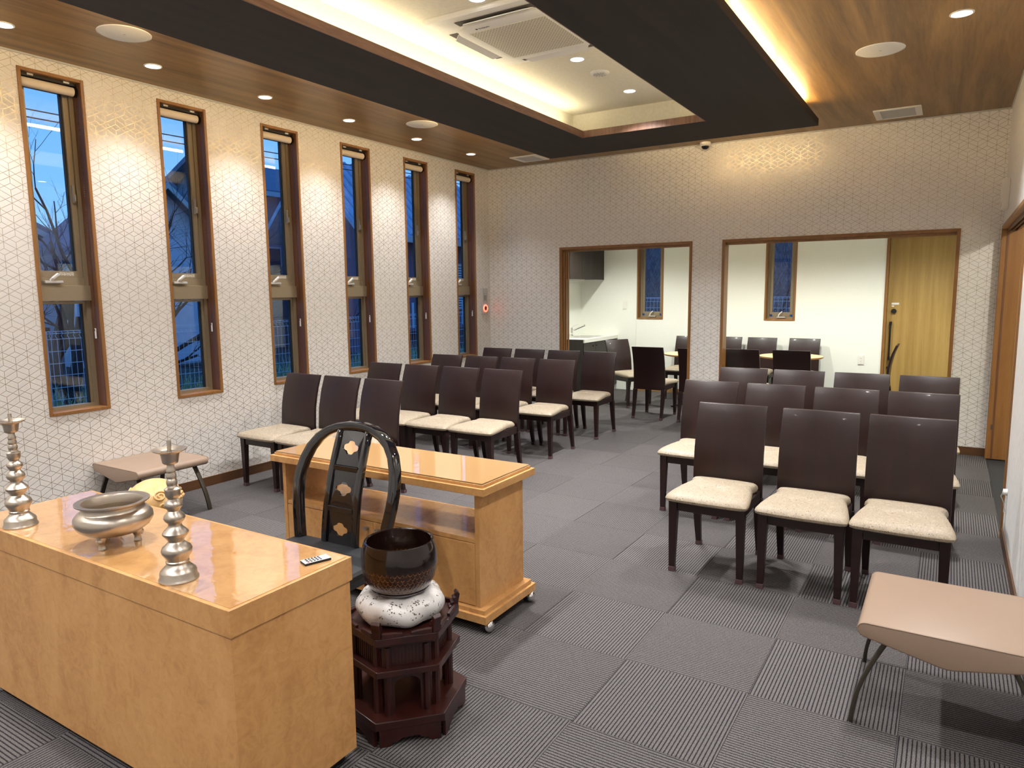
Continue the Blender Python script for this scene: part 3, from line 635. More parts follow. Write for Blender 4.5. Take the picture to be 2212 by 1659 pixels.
# ---------------- dining style chairs
def chair_profile(z):   # rear line of the curved back and rear legs
    pts = [(0, -.012), (.12, -.040), (.3, -.072), (.45, -.086), (.6, -.076), (.75, -.044), (.868, 0.0)]
    for (a, ya), (b, yb) in zip(pts, pts[1:]):
        if z <= b: s = (z-a)/(b-a); return ya+(yb-ya)*s
    return 0
def make_chair():
    e = empty('chair')
    zs = [.352+(.868-.352)*i/10 for i in range(11)]
    rings = []
    for z in zs:
        y = chair_profile(z); hw = .196-.004*abs(z-.5)
        rings.append([(-hw, y-.024, z), (hw, y-.024, z), (hw, y, z), (-hw, y, z)])
    MB().loft(rings).build('backrest', M_CHAIR, e, True, bevel=.003)
    for sx in (-1, 1):
        # front leg
        x, y = sx*.178, -.502
        def rg(cx, cy, h, z): return [(cx-h, cy-h, z), (cx+h, cy-h, z), (cx+h, cy+h, z), (cx-h, cy+h, z)]
        lg = MB().loft([rg(x+sx*.004, y-.002, .0155, .024), rg(x, y, .0235, .405)]).build('leg', M_CHAIR, e, bevel=.002)
        MB().loft([rg(x+sx*.004, y-.002, .0175, 0), rg(x+sx*.004, y-.002, .0172, .026)]).build('foot_cap', M_CAP, lg, bevel=.002)
        r2 = []
        for z in (.024, .12, .24, .355):
            yy = chair_profile(z)-.014; hx = .015+.008*min(1, z/.3); r2.append([(sx*.176-hx, yy-hx*.9, z), (sx*.176+hx, yy-hx*.9, z), (sx*.176+hx, yy+hx*.7, z), (sx*.176-hx, yy+hx*.7, z)])
        lg = MB().loft(r2).build('leg', M_CHAIR, e, bevel=.002)
        yy = chair_profile(.012)-.014
        MB().loft([rg(sx*.176, yy, .0172, 0), rg(sx*.176, yy, .0170, .026)]).build('foot_cap', M_CAP, lg, bevel=.002)
        MB().box(sx*.178-.010, sx*.178+.010, -.479, -.105, .345, .402).build('apron', M_CHAIR, e, bevel=.002)
    B(-.156, .156, -.516, -.490, .345, .402).build('apron', M_CHAIR, e, bevel=.002)
    B(-.155, .155, -.145, -.120, .345, .402).build('apron', M_CHAIR, e, bevel=.002)
    # seat pad: wide front, waisted before the back, small rear lobe
    half = [(0, -.566), (.12, -.563), (.198, -.556), (.214, -.545), (.218, -.52), (.215, -.47), (.198, -.36), (.178, -.25), (.168, -.215), (.176, -.19), (.186, -.165), (.182, -.135), (.165, -.118), (.08, -.110), (0, -.110)]
    out = half+[(-x, y) for x, y in reversed(half[1:-1])]
    cx, cy = 0, -.33; rings = []
    for s, z in ((.93, .401), (.985, .408), (1.0, .420), (.985, .434), (.93, .447), (.80, .456), (.55, .462), (.25, .464), (.02, .4645)):
        rings.append([(cx+(x-cx)*s, cy+(y-cy)*s, z-.010*max(0, (cy-y)/.24)*(1 if z > .42 else .3)) for x, y in out])
    MB().loft(rings).build('seat', M_SEAT, e, True)
    return e
chair0 = make_chair(); used = [False]
def place_chair(x, y, rz, label, group):
    if used[0]: o = copy_tree(chair0)
    else: o = chair0; used[0] = True
    o.location = (x, y, 0); o.rotation_euler = (0, 0, rz)
    tag(o, label, 'chair', group)
lx = (.446, .890, 1.335, 1.782)
lpos = ['against the window wall', 'second from the window wall', 'third from the window wall', 'at the aisle end']
lrow = [(-3.50, 'front', 3), (-2.487, 'second', 4), (-1.500, 'third', 4), (-.508, 'last', 4)]
for y, rn, n in lrow:
    for i in range(n):
        p = lpos[i] if not (n == 3 and i == 2) else 'third from the window wall'
        place_chair(lx[i], y, random.uniform(-.006, .006), 'dark wooden chair in the %s row of the window-side block, %s' % (rn, p), 'audience chairs')
rrow = [(-3.462, 'front', [3.982, 4.455, 4.890]), (-2.460, 'second', [3.570, 4.020, 4.468, 4.912]), (-1.476, 'third', [3.560, 4.000, 4.463, 4.918])]
for y, rn, xs in rrow:
    nm = ['at the aisle end', 'second from the aisle', 'third from the aisle', 'beside the right wall']
    if len(xs) == 3: nm = ['at the aisle end', 'in the middle', 'behind the taupe bench']
    for i, x in enumerate(xs):
        place_chair(x, y, random.uniform(-.006, .006), 'dark wooden chair in the %s row of the door-side block, %s' % (rn, nm[i]), 'audience chairs')
# side room chairs: (x,y) of the back top, rotation (0 = seat towards -y)
nxt = [((2.00, .31), PI, 'dark chair seen from behind in the narrow opening'),
       ((2.57, .29), PI, 'dark chair seen from behind at the right jamb of the narrow opening'),
       ((1.13, 1.40), PI/2-.50, 'dark chair seen side-on before the kitchen unit'),
       ((1.82, 2.50), 0, 'dark chair by the far wall at the right jamb of the narrow opening'),
       ((2.36, 2.55), 0, 'dark chair by the far wall at the left jamb of the wide opening'),
       ((2.83, 2.55), 0, 'dark chair by the far wall under the small window'),
       ((3.38, 2.55), 0, 'dark chair by the far wall right of the small window'),
       ((3.06, .42), PI, 'dark chair seen from behind at the left jamb of the wide opening'),
       ((3.58, .47), PI, 'dark chair seen from behind before the round table in the wide opening'),
       ((4.53, 1.85), -PI/2, 'dark chair seen edge-on before the pale door')]
for (x, y), rz, l in nxt: place_chair(x, y, rz, l, 'side room chairs')
def round_table(x, y, label):
    e = empty('round_table', (x, y, 0), label=label, cat='table', group='round side room tables')
    MB().lathe([(.0005, .684), (.365, .684), (.375, .690), (.375, .700), (.0005, .700)], 56).build('tabletop', M_TABLE, e, True)
    MB().lathe([(.366, .678), (.3765, .682), (.3768, .696), (.3752, .697), (.3752, .690), (.366, .684)], 56, cap=False).build('edge_band', M_TABLE_E, e, True)
    MB().cyl((0, 0, .03), (0, 0, .684), .03, 16).build('column', M_BLACK, e, True)
    for k in range(4):
        a = PI/4+k*PI/2; c, s = math.cos(a), math.sin(a)
        MB().sweep([(.02*c, .02*s, .045), (.2*c, .2*s, .028), (.30*c, .30*s, .012)], .022, (-s, c, 0), .04).build('foot', M_BLACK, e, bevel=.003)
round_table(3.35, 1.74, 'round pale wood table seen through the wide opening')
round_table(2.17, 1.55, 'round pale wood table half hidden by the right jamb of the narrow opening')
# ---------------- kitchen unit
ku = empty('kitchen_counter', (0, 0, 0), label='dark kitchen base unit with a white worktop and sink', cat='counter')
KY0 = 1.45
B(.002, .60, KY0, NB-.002, .08, .80).build('body', M_KITCH, ku); B(.002, .55, KY0, NB-.002, 0, .08).build('plinth', M_BLACK, ku)
B(.002, .61, KY0-.02, KY0, 0, .845).build('side_panel', M_KITCH, ku)
for i in range(3):
    y0 = KY0+.004+i*(NB-KY0-.01)/3; y1 = y0+(NB-KY0-.01)/3-.004
    o = B(.60, .618, y0, y1, .09, .79).build('door', M_KITCH, ku, bevel=.001); B(.618, .635, (y1 if i % 2 == 0 else y0+.09)-.09, (y1 if i % 2 == 0 else y0+.09)-.02, .735, .747).build('handle', M_BLACK, o)
wt = MB().box(.002, .63, KY0+.001, 1.75, .80, .85).box(.002, .63, 2.40, NB-.002, .80, .85).box(.002, .10, 1.75, 2.40, .80, .85).box(.54, .63, 1.75, 2.40, .80, .85).build('worktop', M_COUNTER, ku)
MB().box(.10, .54, 1.75, 2.40, .66, .67).box(.10, .105, 1.75, 2.40, .67, .80).box(.535, .54, 1.75, 2.40, .67, .80).box(.105, .535, 1.75, 1.755, .67, .80).box(.105, .535, 2.395, 2.40, .67, .80).build('sink', plain('stainless', srgb(170,170,165), .3, .9), ku)
fa = empty('faucet', (.07, 2.15, .85), label='chrome single-lever kitchen faucet', cat='faucet')
MB().lathe([(.026, 0), (.026, .012), (.020, .016), (.020, .12), (.0005, .125)], 20).build('body', M_CHROME, fa, True)
MB().cyl((0, 0, .075), (.22, 0, .165), .012, 14).sphere((.22, 0, .165), .015).build('spout', M_CHROME, fa, True)
MB().sweep([(0, 0, .125), (.05, -.005, .155), (.11, -.008, .175)], .006, (0, 1, 0), .016).build('lever', M_CHROME, fa)
uc = empty('wall_cabinet', (0, 0, 0), label='dark wall cabinet above the kitchen counter', cat='cabinet')
B(.002, .372, 1.47, NB-.002, 1.71, NH-.01).build('body', M_KITCH, uc)
for i in range(3):
    y0 = 1.472+i*(NB-1.476)/3; B(.372, .39, y0, y0+(NB-1.476)/3-.003, 1.705, NH-.012).build('door', M_KITCH, uc, bevel=.001)
B(.02, .2, 1.55, NB-.3, 1.68, 1.71).build('hood_lamp', M_WHITE, uc)
sp_ = empty('wooden_spatula', (.12, 1.62, .85), label='small wooden utensil standing at the kitchen wall', cat='utensil')
MB().sweep([(0, 0, 0), (-.02, .02, .11), (-.03, .03, .15)], .03, (0, 1, 0), .008).build('blade', M_TABLE, sp_, bevel=.003)
# ---------------- altar table and what stands on it
AX0, AX1, AY0, AY1, AZ = 1.918, 3.452, -6.482, -6.030, .700
alt = empty('altar_table', ((AX0+AX1)/2, (AY0+AY1)/2, 0), label='box-shaped birdseye maple altar table under a clear vinyl sheet', cat='table')
a, b = (AX1-AX0)/2, (AY1-AY0)/2
B(-a+.006, a-.006, -b+.006, b-.006, .045, .618).build('body', M_MAPLE, alt, bevel=.0015)
B(-a, a, -b, b, .621, .6985).build('top', M_MAPLE, alt, bevel=.0015)
B(-a+.012, a-.012, -b+.012, b-.012, .6985, .700).build('vinyl_sheet', M_MAPLE_TOP, alt, label='wavy glossy vinyl sheet')
for sx in (-1, 1):
    for sy in (-1, 1):
        w = MB().cyl((sx*(a-.05)-.012, sy*(b-.05), .024), (sx*(a-.05)+.012, sy*(b-.05), .024), .024, 16).box(sx*(a-.05)-.018, sx*(a-.05)+.018, sy*(b-.05)-.018, sy*(b-.05)+.018, .034, .045)
        w.build('castor', M_BLACK, alt, True)
def candle_stand(x, y, label):
    e = empty('candle_stand', (x, y, AZ), label=label, cat='candlestick', group='candle stands on the altar table')
    R = .000243; Hh = .00027; y0 = 1597
    prof = [(225,1596),(228,1585),(222,1572),(212,1560),(208,1505),(200,1490),(160,1455),(130,1425),(124,1412),(133,1402),(133,1388),(124,1378),(138,1345),(168,1300),(176,1265),(160,1230),(112,1195),(90,1170),(92,1155),(120,1120),(146,1088),(148,1070),(120,1040),(82,1005),(74,985),(80,965),(108,940),(122,910),(116,880),(80,845),(68,830),(74,812),(98,785),(106,762),(98,738),(68,712),(55,700),(62,690),(78,670),(86,650),(88,600),(94,594),(92,586),(62,570),(54,552),(60,535),(63,515),(58,490),(48,478),(57,462),(58,445),(47,412),(54,398),(55,385),(46,362),(42,350),(42,325),(56,318),(74,312),(86,302),(93,275),(102,218),(110,196),(148,184),(184,168),(195,159),(193,151),(165,160),(118,174),(100,182),(90,214),(60,226),(1,227)]
    MB().lathe([(r*R, (y0-q)*Hh) for r, q in prof], 36).build('shaft', M_NICKEL, e, True)
    MB().cyl((0, 0, (y0-200)*Hh), (0, 0, (y0-62)*Hh), .0064, 12, .0060).build('spike', M_NICKEL, e, True)
candle_stand(3.137, -6.418, 'satin metal candle stand at the near right of the altar table')
candle_stand(2.178, -6.418, 'satin metal candle stand at the left edge of the picture')
ce_ = empty('incense_burner', (2.672, -6.345, AZ), .5, label='satin metal three-legged incense bowl on the altar table', cat='bowl')
prof = [(.0005,.036),(.055,.037),(.085,.046),(.108,.062),(.120,.082),(.119,.100),(.108,.114),(.100,.119),(.097,.122),(.094,.130),(.095,.137),(.106,.142),(.1125,.146),(.113,.150),(.108,.1505),(.093,.148),(.088,.140),(.086,.118),(.10,.100),(.10,.08),(.07,.052),(.0005,.046)]
MB().lathe(prof, 48).build('bowl', M_NICKEL, ce_, True)
for k in range(3):
    t = -1.62+k*2*PI/3
    MB().lathe([(.011,0),(.0125,.003),(.011,.010),(.010,.018),(.014,.026),(.018,.036),(.018,.046)], 14, (.066*math.cos(t), .066*math.sin(t), 0)).build('foot', M_NICKEL, ce_, True)
    fx, fy = .074*math.cos(t), .074*math.sin(t)
    MB().sphere((fx, fy, .032), .013, 10, 8, (1, 1, .8)).sphere((fx+.006*math.cos(t), fy+.006*math.sin(t), .027), .006, 8, 6).build('foot_ornament', M_NICKEL, ce_, True)
rc = empty('remote_control', (3.386, -6.118, AZ), math.radians(70), label='small black and white remote control on the altar corner', cat='remote')
B(-.043, .043, -.020, .020, 0, .007).build('body', M_BLACK, rc, bevel=.002)
B(-.042, .042, -.019, .019, .007, .0078).build('face', M_WHITE, rc)
for i in range(5):
    for j in range(3):
        col = M_BLACK if not (i == 0 and j == 0) else plain('red_key', srgb(130,40,50), .5)
        MB().cyl((-.028+i*.010, -.0115+j*.0115, .0078), (-.028+i*.010, -.0115+j*.0115, .0092), .0036, 10).build('key', plain('blue_key', srgb(36,40,90), .5) if col is M_BLACK and i == 4 else col, rc)
B(.022, .026, -.014, .014, .0078, .0080).build('print', M_GREYP, rc); B(.031, .034, -.014, .010, .0078, .0080).build('print', M_GREYP, rc)
# wooden fish drum behind the altar
st = empty('drum_stand', (1.985, -5.80, 0), label='low dark stand behind the altar table carrying the wooden drum', cat='stand')
B(-.16, .16, -.15, .15, .44, .47).build('top', M_PLUM, st, bevel=.004)
for sx in (-1, 1):
    for sy in (-1, 1): B(sx*.13-.018, sx*.13+.018, sy*.12-.018, sy*.12+.018, 0, .44).build('leg', M_PLUM, st, bevel=.003)
cu_ = empty('drum_cushion', (1.985, -5.80, .47), label='black cushion under the carved wooden drum', cat='cushion')
MB().lathe([(.0005,0),(.12,.002),(.15,.02),(.155,.035),(.14,.055),(.09,.06),(.0005,.045)], 32).build('pad', M_BLKLEATHER, cu_, True)
mk = empty('wooden_fish_drum', (1.995, -5.80, .517), math.radians(-30), label='carved pale wooden fish drum behind the incense bowl', cat='drum')
mk.scale = (.78, .78, .80)
rings = []
for i in range(15):
    t = PI*i/14; q = max(math.sin(t), .02)
    rings.append([(.168*q*math.cos(2*PI*k/28), .150*q*math.sin(2*PI*k/28)*(1+.06*math.cos(2*PI*k/28)), .115-.118*math.cos(t)) for k in range(28)])
MB().loft(rings).build('shell', M_MOKU, mk, True)
B(-.172, .172, -.160, -.02, .052, .062).build('sound_slit', M_BLACK, mk)
def on_shell(u, v):   # carved relief lies on the shell
    t = v; q = math.sin(t); return Vector((.170*q*math.cos(u), .152*q*math.sin(u)*(1+.06*math.cos(u)), .115-.120*math.cos(t)))
def spiral(u0, v0, r0, turns, sgn):
    pts = []
    for i in range(40):
        s = i/39; a = sgn*turns*2*PI*s; r = r0*(1-.85*s); pts.append(on_shell(u0+r*math.cos(a)*1.1, v0+r*math.sin(a)))
    return pts
for su in (.05, -1.9):
    MB().tube(spiral(su+.15, 2.02, .25, 1.7, 1), .0058, 6).build('carved_scroll', M_MOKU, mk, True)
    MB().tube(spiral(su+.22, 1.55, .16, 1.4, -1), .005, 6).build('carved_scroll', M_MOKU, mk, True)
    sc_ = MB()
    for i in range(5):
        for j in range(4):
            p = on_shell(su+.62+.15*i+.075*(j % 2), 2.2-.16*j); sc_.sphere(p, .012, 8, 6, (1, 1, .9))
    sc_.build('carved_scales', M_MOKU, mk, True)
MB().sphere((.165, .0, .02), .035, 12, 8, (1, .6, .8)).build('carved_handle', M_MOKU, mk, True)
# ---------------- sutra desk on castors
DX0, DX1, DYa, DYb = 1.955, 3.340, -5.118, -4.668
dk = empty('altar_desk', ((DX0+DX1)/2, (DYa+DYb)/2, 0), label='maple desk on chrome castors with an open shelf and two doors', cat='desk')
a, b = (DX1-DX0)/2, (DYb-DYa)/2
B(-a, a, -b, b, .640, .674).build('top', M_MAPLE, dk, bevel=.002)
B(-a+.016, a-.016, -b+.016, b-.016, .674, .687).build('top_tier', M_MAPLE, dk, bevel=.0015)
mgl = NT('desk_glass_top'); mgl.set(Base_Color=(.52,.30,.12), Roughness=.3, Coat_Weight=1.0, Coat_Roughness=.0, Coat_IOR=2.1)
B(-a+.020, a-.020, -b+.020, b-.020, .687, .6885).build('glass_edge', plain('glass_edge_dark', (.004,.010,.008), .1), dk)
B(-a+.0215, a-.0215, -b+.0215, b-.0215, .6885, .6925).build('glass_top', mgl.m, dk, label='glass plate with mirror reflections')
for s in (-1, 1): B(s*(a-.062)-.012, s*(a-.062)+.012, -b+.035, b-.035, .106, .640).build('side_panel', M_MAPLE, dk, bevel=.001)
sa = a-.074
B(-sa, sa, -b+.040, b-.035, .405, .425).build('shelf', maple('desk_shelf_maple', .18, .3), dk, bevel=.001)
B(-sa, sa, b-.050, b-.035, .106, .405).build('back_panel', M_MAPLE, dk)
B(-sa, sa, -b+.06, b-.05, .106, .12).build('bottom_board', M_MAPLE, dk)
for s in (-1, 1):
    x0, x1 = (-sa+.002, -.0015) if s < 0 else (.0015, sa-.002)
    o = B(x0, x1, -b+.037, -b+.055,   .110, .402).build('door', M_MAPLE, dk, bevel=.001)
    kx = -s*0+ (x1-.035 if s < 0 else x0+.035)
    MB().cyl((kx, -b+.037, .368), (kx, -b+.015, .368), .0085, 14, .0105).build('knob', plain('satin_knob', srgb(190,188,184), .3, .9), o, True)
B(-a+.016, a-.016, -b+.016, b-.016, .086, .106).build('plinth_step', M_MAPLE, dk, bevel=.001)
B(-a, a, -b, b, .050, .086).build('plinth', M_MAPLE, dk, bevel=.001)
for sx in (-1, 1):
    for sy in (-1, 1):
        cx, cy = sx*(a-.012), sy*(b-.040)
        c = MB().sphere((cx+.006*sx, cy, .029), .027, 18, 12, (.8, 1, 1)).build('castor', M_CHROME, dk, True)
        MB().cyl((cx-.026*sx, cy, .025), (cx-.004*sx, cy, .025), .025, 18).box(cx-.02, cx+.012, cy-.018, cy+.018, .040, .050).build('wheel', M_BLACK, c, True)
# ---------------- black lacquer chair
bc = empty('priest_chair', (2.765, -5.42, 0), .03, label='black lacquer chair with a hooped back between altar table and desk', cat='chair')
def bp(z):   # recline of the back
    s = (z-.40)/.54; return .0+.03*s+.11*s*s
def hoop():
    pts = []
    half = [(.242,.40),(.250,.46),(.262,.54),(.276,.62),(.281,.68),(.278,.73),(.266,.785),(.243,.838),(.207,.883),(.160,.915),(.105,.935),(.05,.944),(0,.946)]
    for x, z in half: pts.append((-x, bp(z), z-.016))
    for x, z in reversed(half[:-1]): pts.append((x, bp(z), z-.016))
    return pts
MB().sweep(hoop(), .040, (0, 1, 0), .044).build('hoop', M_LACQ, bc, True, bevel=.006)
for s in (-1, 1):
    MB().sweep([(s*(.082+.008*(1-i/8)), bp(.40+.52*i/8), .40+.515*i/8) for i in range(9)], .030, (0, 1, 0), .024).build('back_stile', M_LACQ, bc, True, bevel=.003)
def quatre(cz, w=.042, h=.027):
    out = []
    for i in range(48):
        t = 2*PI*i/48; r = 1+.13*math.cos(4*t)-.04*math.cos(8*t); out.append((w*r*math.cos(t)*1.0, cz+h*r*math.sin(t)))
    return list(reversed(out))
for k, (z0, z1) in enumerate(((.405, .565), (.583, .742), (.760, .918))):
    zc = (z0+z1)/2
    MB().plate([(-.072, z0), (.072, z0), (.072, z1), (-.072, z1)], [quatre(zc)], lambda u, v, w: (u, bp(v)-.004+w, v), .009).build('splat_panel', M_LACQ, bc)
for z in (.574, .751): MB().box(-.072, .072, bp(z)-.012, bp(z)+.012, z-.012, z+.012).build('cross_rail', M_LACQ, bc, bevel=.002)
MB().loft([[(x, y, z) for x, y in rrect(.285*s, .235*s, .05)] for s, z in ((.95, .372), (1, .380), (1, .400), (.97, .412), (.8, .420), (.3, .424))]).build('seat', M_BLKLEATHER, bc, True).location = (0, -.20, 0)
MB().box(-.262, .262, -.41, .015, .335, .372).build('apron', M_LACQ, bc, bevel=.004)
for sx in (-1, 1):
    for y in (-.385, -.01): MB().box(sx*.235-.019, sx*.235+.019, y-.019, y+.019, 0, .336).build('leg', M_LACQ, bc, bevel=.004)
    MB().box(sx*.235-.010, sx*.235+.010, -.366, -.029, .08, .11).build('stretcher', M_LACQ, bc, bevel=.002)
# ---------------- hexagonal bell stand, cushion, bowl
HC = (3.395, -5.739)
hs = empty('bell_stand', (*HC, 0), math.radians(-73.3), label='dark hexagonal openwork stand for the bowl bell', cat='stand')
def hexr(r, z, rot=0): return [(r*math.cos(k*PI/3+rot), r*math.sin(k*PI/3+rot), z) for k in range(6)]
def hexplate(r, z0, z1, nm, r0=None): return MB().loft([hexr(r0 or r, z0), hexr(r, z1)]).build(nm, M_PLUM, hs, bevel=.003)
hexplate(.212, .350, .378, 'top_plate'); hexplate(.190, .335, .350, 'top_moulding')
hexplate(.214, .238, .262, 'middle_shelf'); hexplate(.236, .062, .092, 'base_plate')
for k in range(6):
    t0, t1 = k*PI/3, (k+1)*PI/3
    for r, z0, z1, wd in ((.182, .262, .335, .011), (.182, .092, .238, .012)):
        for s in (.14, .86):
            x = r*(math.cos(t0)*(1-s)+math.cos(t1)*s); y = r*(math.sin(t0)*(1-s)+math.sin(t1)*s)
            MB().lathe([(wd, z0), (wd, z1)], 8, (x, y, 0)).build('post', M_PLUM, hs)
    # slatted panel of the upper tier
    tm = (t0+t1)/2; n = Vector((math.cos(tm), math.sin(tm), 0)); tt = Vector((-math.sin(tm), math.cos(tm), 0))
    pl = MB(); c = n*(.150)
    def quad(mb, c, hw, z0, z1, th):
        p = [c-tt*hw-n*th, c+tt*hw-n*th, c+tt*hw+n*th, c-tt*hw+n*th]
        mb.loft([[(*q.xy, z0) for q in p], [(*q.xy, z1) for q in p]])
    quad(pl, c, .085, .262, .335, .003); po = pl.build('tier_panel', M_PLUM, hs)
    sl = MB()
    for i in range(13): quad(sl, c+tt*(-.072+.012*i)+n*.004, .0035, .264, .333, .002)
    tag(sl.build('fine_slats', M_PLUM, po), None, None, None, 'stuff')
    # arched panel of the lower tier
    def arch(u, v, w, c=n*.146, tt=tt, n=n): q = c+tt*u+n*w; return (q.x, q.y, v)
    op = [(-.045, .094), (-.045, .190)]+[(-.045*math.cos(PI*i/10), .190+.028*math.sin(PI*i/10)) for i in range(1, 10)]+[(.045, .190), (.045, .094)]
    outer = [(-.080, .092), (-.080, .238), (.080, .238), (.080, .092)]
    MB().plate(outer+[(.045, .092)]+list(reversed(op))+[(-.045, .092)], [], arch, .008).build('arch_panel', M_PLUM, hs)
    # scalloped foot skirt
    sk = [(-.112, .062), (.112, .062), (.112, 0), (.075, 0), (.062, .014), (.046, .016), (.030, .026), (-.030, .026), (-.046, .016), (-.062, .014), (-.075, 0), (-.112, 0)]
    def skm(u, v, w, c=n*.190, tt=tt, n=n): q = c+tt*u*(1-.06)+n*w; return (q.x, q.y, v)
    MB().plate(sk, [], skm, .012).build('foot_skirt', M_PLUM, hs)
    # carved corner bracket on the top
    kx = Vector((math.cos(t0), math.sin(t0), 0)); side = Vector((-math.sin(t0), math.cos(t0), 0))
    br_ = empty('x') if False else None
    prof = [(.172, .378), (.208, .378), (.208, .400), (.214, .430), (.204, .440), (.196, .432), (.198, .420), (.188, .416), (.190, .404), (.180, .400), (.182, .388), (.172, .386)]
    o = MB(); vs0 = [kx*r-side*.016+Vector((0, 0, z)) for r, z in prof]; vs1 = [kx*r+side*.016+Vector((0, 0, z)) for r, z in prof]
    o.loft([vs0, vs1]).build('corner_bracket', M_PLUM, hs, bevel=.002)
    for s in (-1, 1):
        q = kx*.200+side*s*.05; dirv = (-kx*.5*1+side*s*.866)
        MB().sweep([kx*.2+side*s*.016+Vector((0,0,.388)), kx*.175+side*s*.05+Vector((0,0,.384)), kx*.16+side*s*.075+Vector((0,0,.380))], .012, (0,0,1), .018).build('bracket_wing', M_PLUM, hs, bevel=.002)
cs = empty('wrapped_cushion', (*HC, .378), .4, label='white flowered cushion in clear film under the bowl bell', cat='cushion')
rings = []
for r, z in ((.0005,.002),(.10,.002),(.122,.004),(.138,.011),(.149,.024),(.155,.040),(.156,.055),(.151,.070),(.141,.082),(.126,.090),(.108,.094),(.09,.093),(.06,.088),(.0005,.080)):
    def wob(t): return r*(1+.030*math.sin(5*t+z*40)+.012*math.sin(11*t))
    rings.append([(wob(2*PI*k/80)*math.cos(2*PI*k/80), wob(2*PI*k/80)*math.sin(2*PI*k/80), z+(.003*math.sin(7*2*PI*k/80) if r > .05 else 0)+(0 if z > .01 else .002)) for k in range(80)])
MB().loft(rings).build('pad', M_CUSH, cs, True)
bw = empty('bowl_bell', (*HC, .466), label='large dark bronze bowl bell with a hammered lower half', cat='bell')
prof = [(.0005,0),(.060,.001),(.090,.010),(.112,.030),(.126,.056),(.134,.085),(.137,.115),(.135,.145),(.129,.172),(.124,.186),(.123,.190),(.118,.191),(.114,.188),(.118,.170),(.122,.14),(.12,.10),(.10,.05),(.06,.02),(.0005,.016)]
MB().lathe(prof, 64).build('bowl', M_BOWL, bw, True)
MB().lathe([(.062,-.0012),(.092,.008),(.105,.0205),(.1065,.0215),(.093,.0085),(.063,.0)], 48, cap=False).build('base_sleeve', plain('grey_film', srgb(120,112,116), .25, 0, .1, 30), bw, True)
# ---------------- taupe benches
def bench(x0, x1, y0, y1, label):
    cx, cy = (x0+x1)/2, (y0+y1)/2; e = empty('bench_stool', (cx, cy, 0), label=label, cat='bench', group='taupe leather benches')
    a, b = (x1-x0)/2, (y1-y0)/2; zt, zb, zv = .384, .322, .276
    pr = [(-a+.012, zt)]
    pr += [(-a+.012*0-.0+.018*(1-math.cos(t))-.0, 0) for t in ()]
    def arc(cx, cz, r, t0, t1, n=6): return [(cx+r*math.cos(t0+(t1-t0)*i/n), cz+r*math.sin(t0+(t1-t0)*i/n)) for i in range(n+1)]
    prof = arc(a-.028, zt-.028, .028, PI/2, -PI*.42)+[(.02, zv+.002), (0, zv), (-.02, zv+.002)]+arc(-a+.028, zt-.028, .028, PI+PI*.42, PI/2)
    MB().prism(prof, -b, b, 'y').build('seat', M_LEATHER, e, True, bevel=.008, seg=3)
    for s in (-1, 1):
        pts = [(x*(1.0), s*(b+.0015), z) for x, z in arc(a-.028, zt-.028, .0285, PI*.5, PI*.1, 4)][::-1]+[(-x, s*(b+.0015), z) for x, z in arc(a-.028, zt-.028, .0285, PI*.5, PI*.1, 4)]
        MB().tube([(x, y*.992, z-.003) for x, y, z in pts], .0022, 6).build('seam_piping', M_LEATHER, e, True)
    for sx in (-1, 1):
        for sy in (-1, 1):
            pts = []
            for i in range(9):
                t = i/8; x = sx*(a-.10+.105*math.sin(t*PI/2)); z = .325*(1-t)**1.0+0; pts.append((x, sy*(b-.055+.035*t), max(z, .0)))
            MB().sweep(pts, .014, (0, 1, 0), .030).build('leg', M_IRON, e, True, bevel=.003)
bench(.012, .566, -5.056, -4.535, 'taupe leather bench stool under the first slit window')
bench(4.812, 5.358, -4.992, -4.475, 'taupe leather bench stool at the right edge of the picture')
# ---------------- outdoors
GZ = .10
gm = plain('garden_soil', srgb(62,66,60), .95, 0, .4, 6)
tag(struct(MB().box(-60, -.17, -40, 40, -.35, GZ).box(-.16, 30, NB+.15, 40, -.35, -.25).build('ground', gm)), 'garden soil outside the windows', 'ground')
M_GRASS = plain('pale_grass', srgb(178,188,128), .8, 0, .35, 30); M_FENCE = plain('pale_fence_wire', srgb(226,234,240), .5, 0)
gr = MB(); rg = random.Random(3)
for i in range(5200):
    x = rg.uniform(-4.4, -1.3); y = rg.uniform(-5.6, 4.0); h = rg.uniform(.15, .50); a = rg.uniform(0, 2*PI); l = rg.uniform(.05, .25); w = .006
    c, s = math.cos(a), math.sin(a); z = GZ
    gr.add([(x-s*w, y+c*w, z), (x+s*w, y-c*w, z), (x+c*l*.4+s*w*.7, y+s*l*.4-c*w*.7, z+h*.75), (x+c*l*.4-s*w*.7, y+s*l*.4+c*w*.7, z+h*.75), (x+c*l, y+s*l, z+h)], [(0,1,2,3), (3,2,4)])
tag(gr.build('grass', M_GRASS), 'long pale grass behind the mesh fence', 'grass', None, 'stuff')
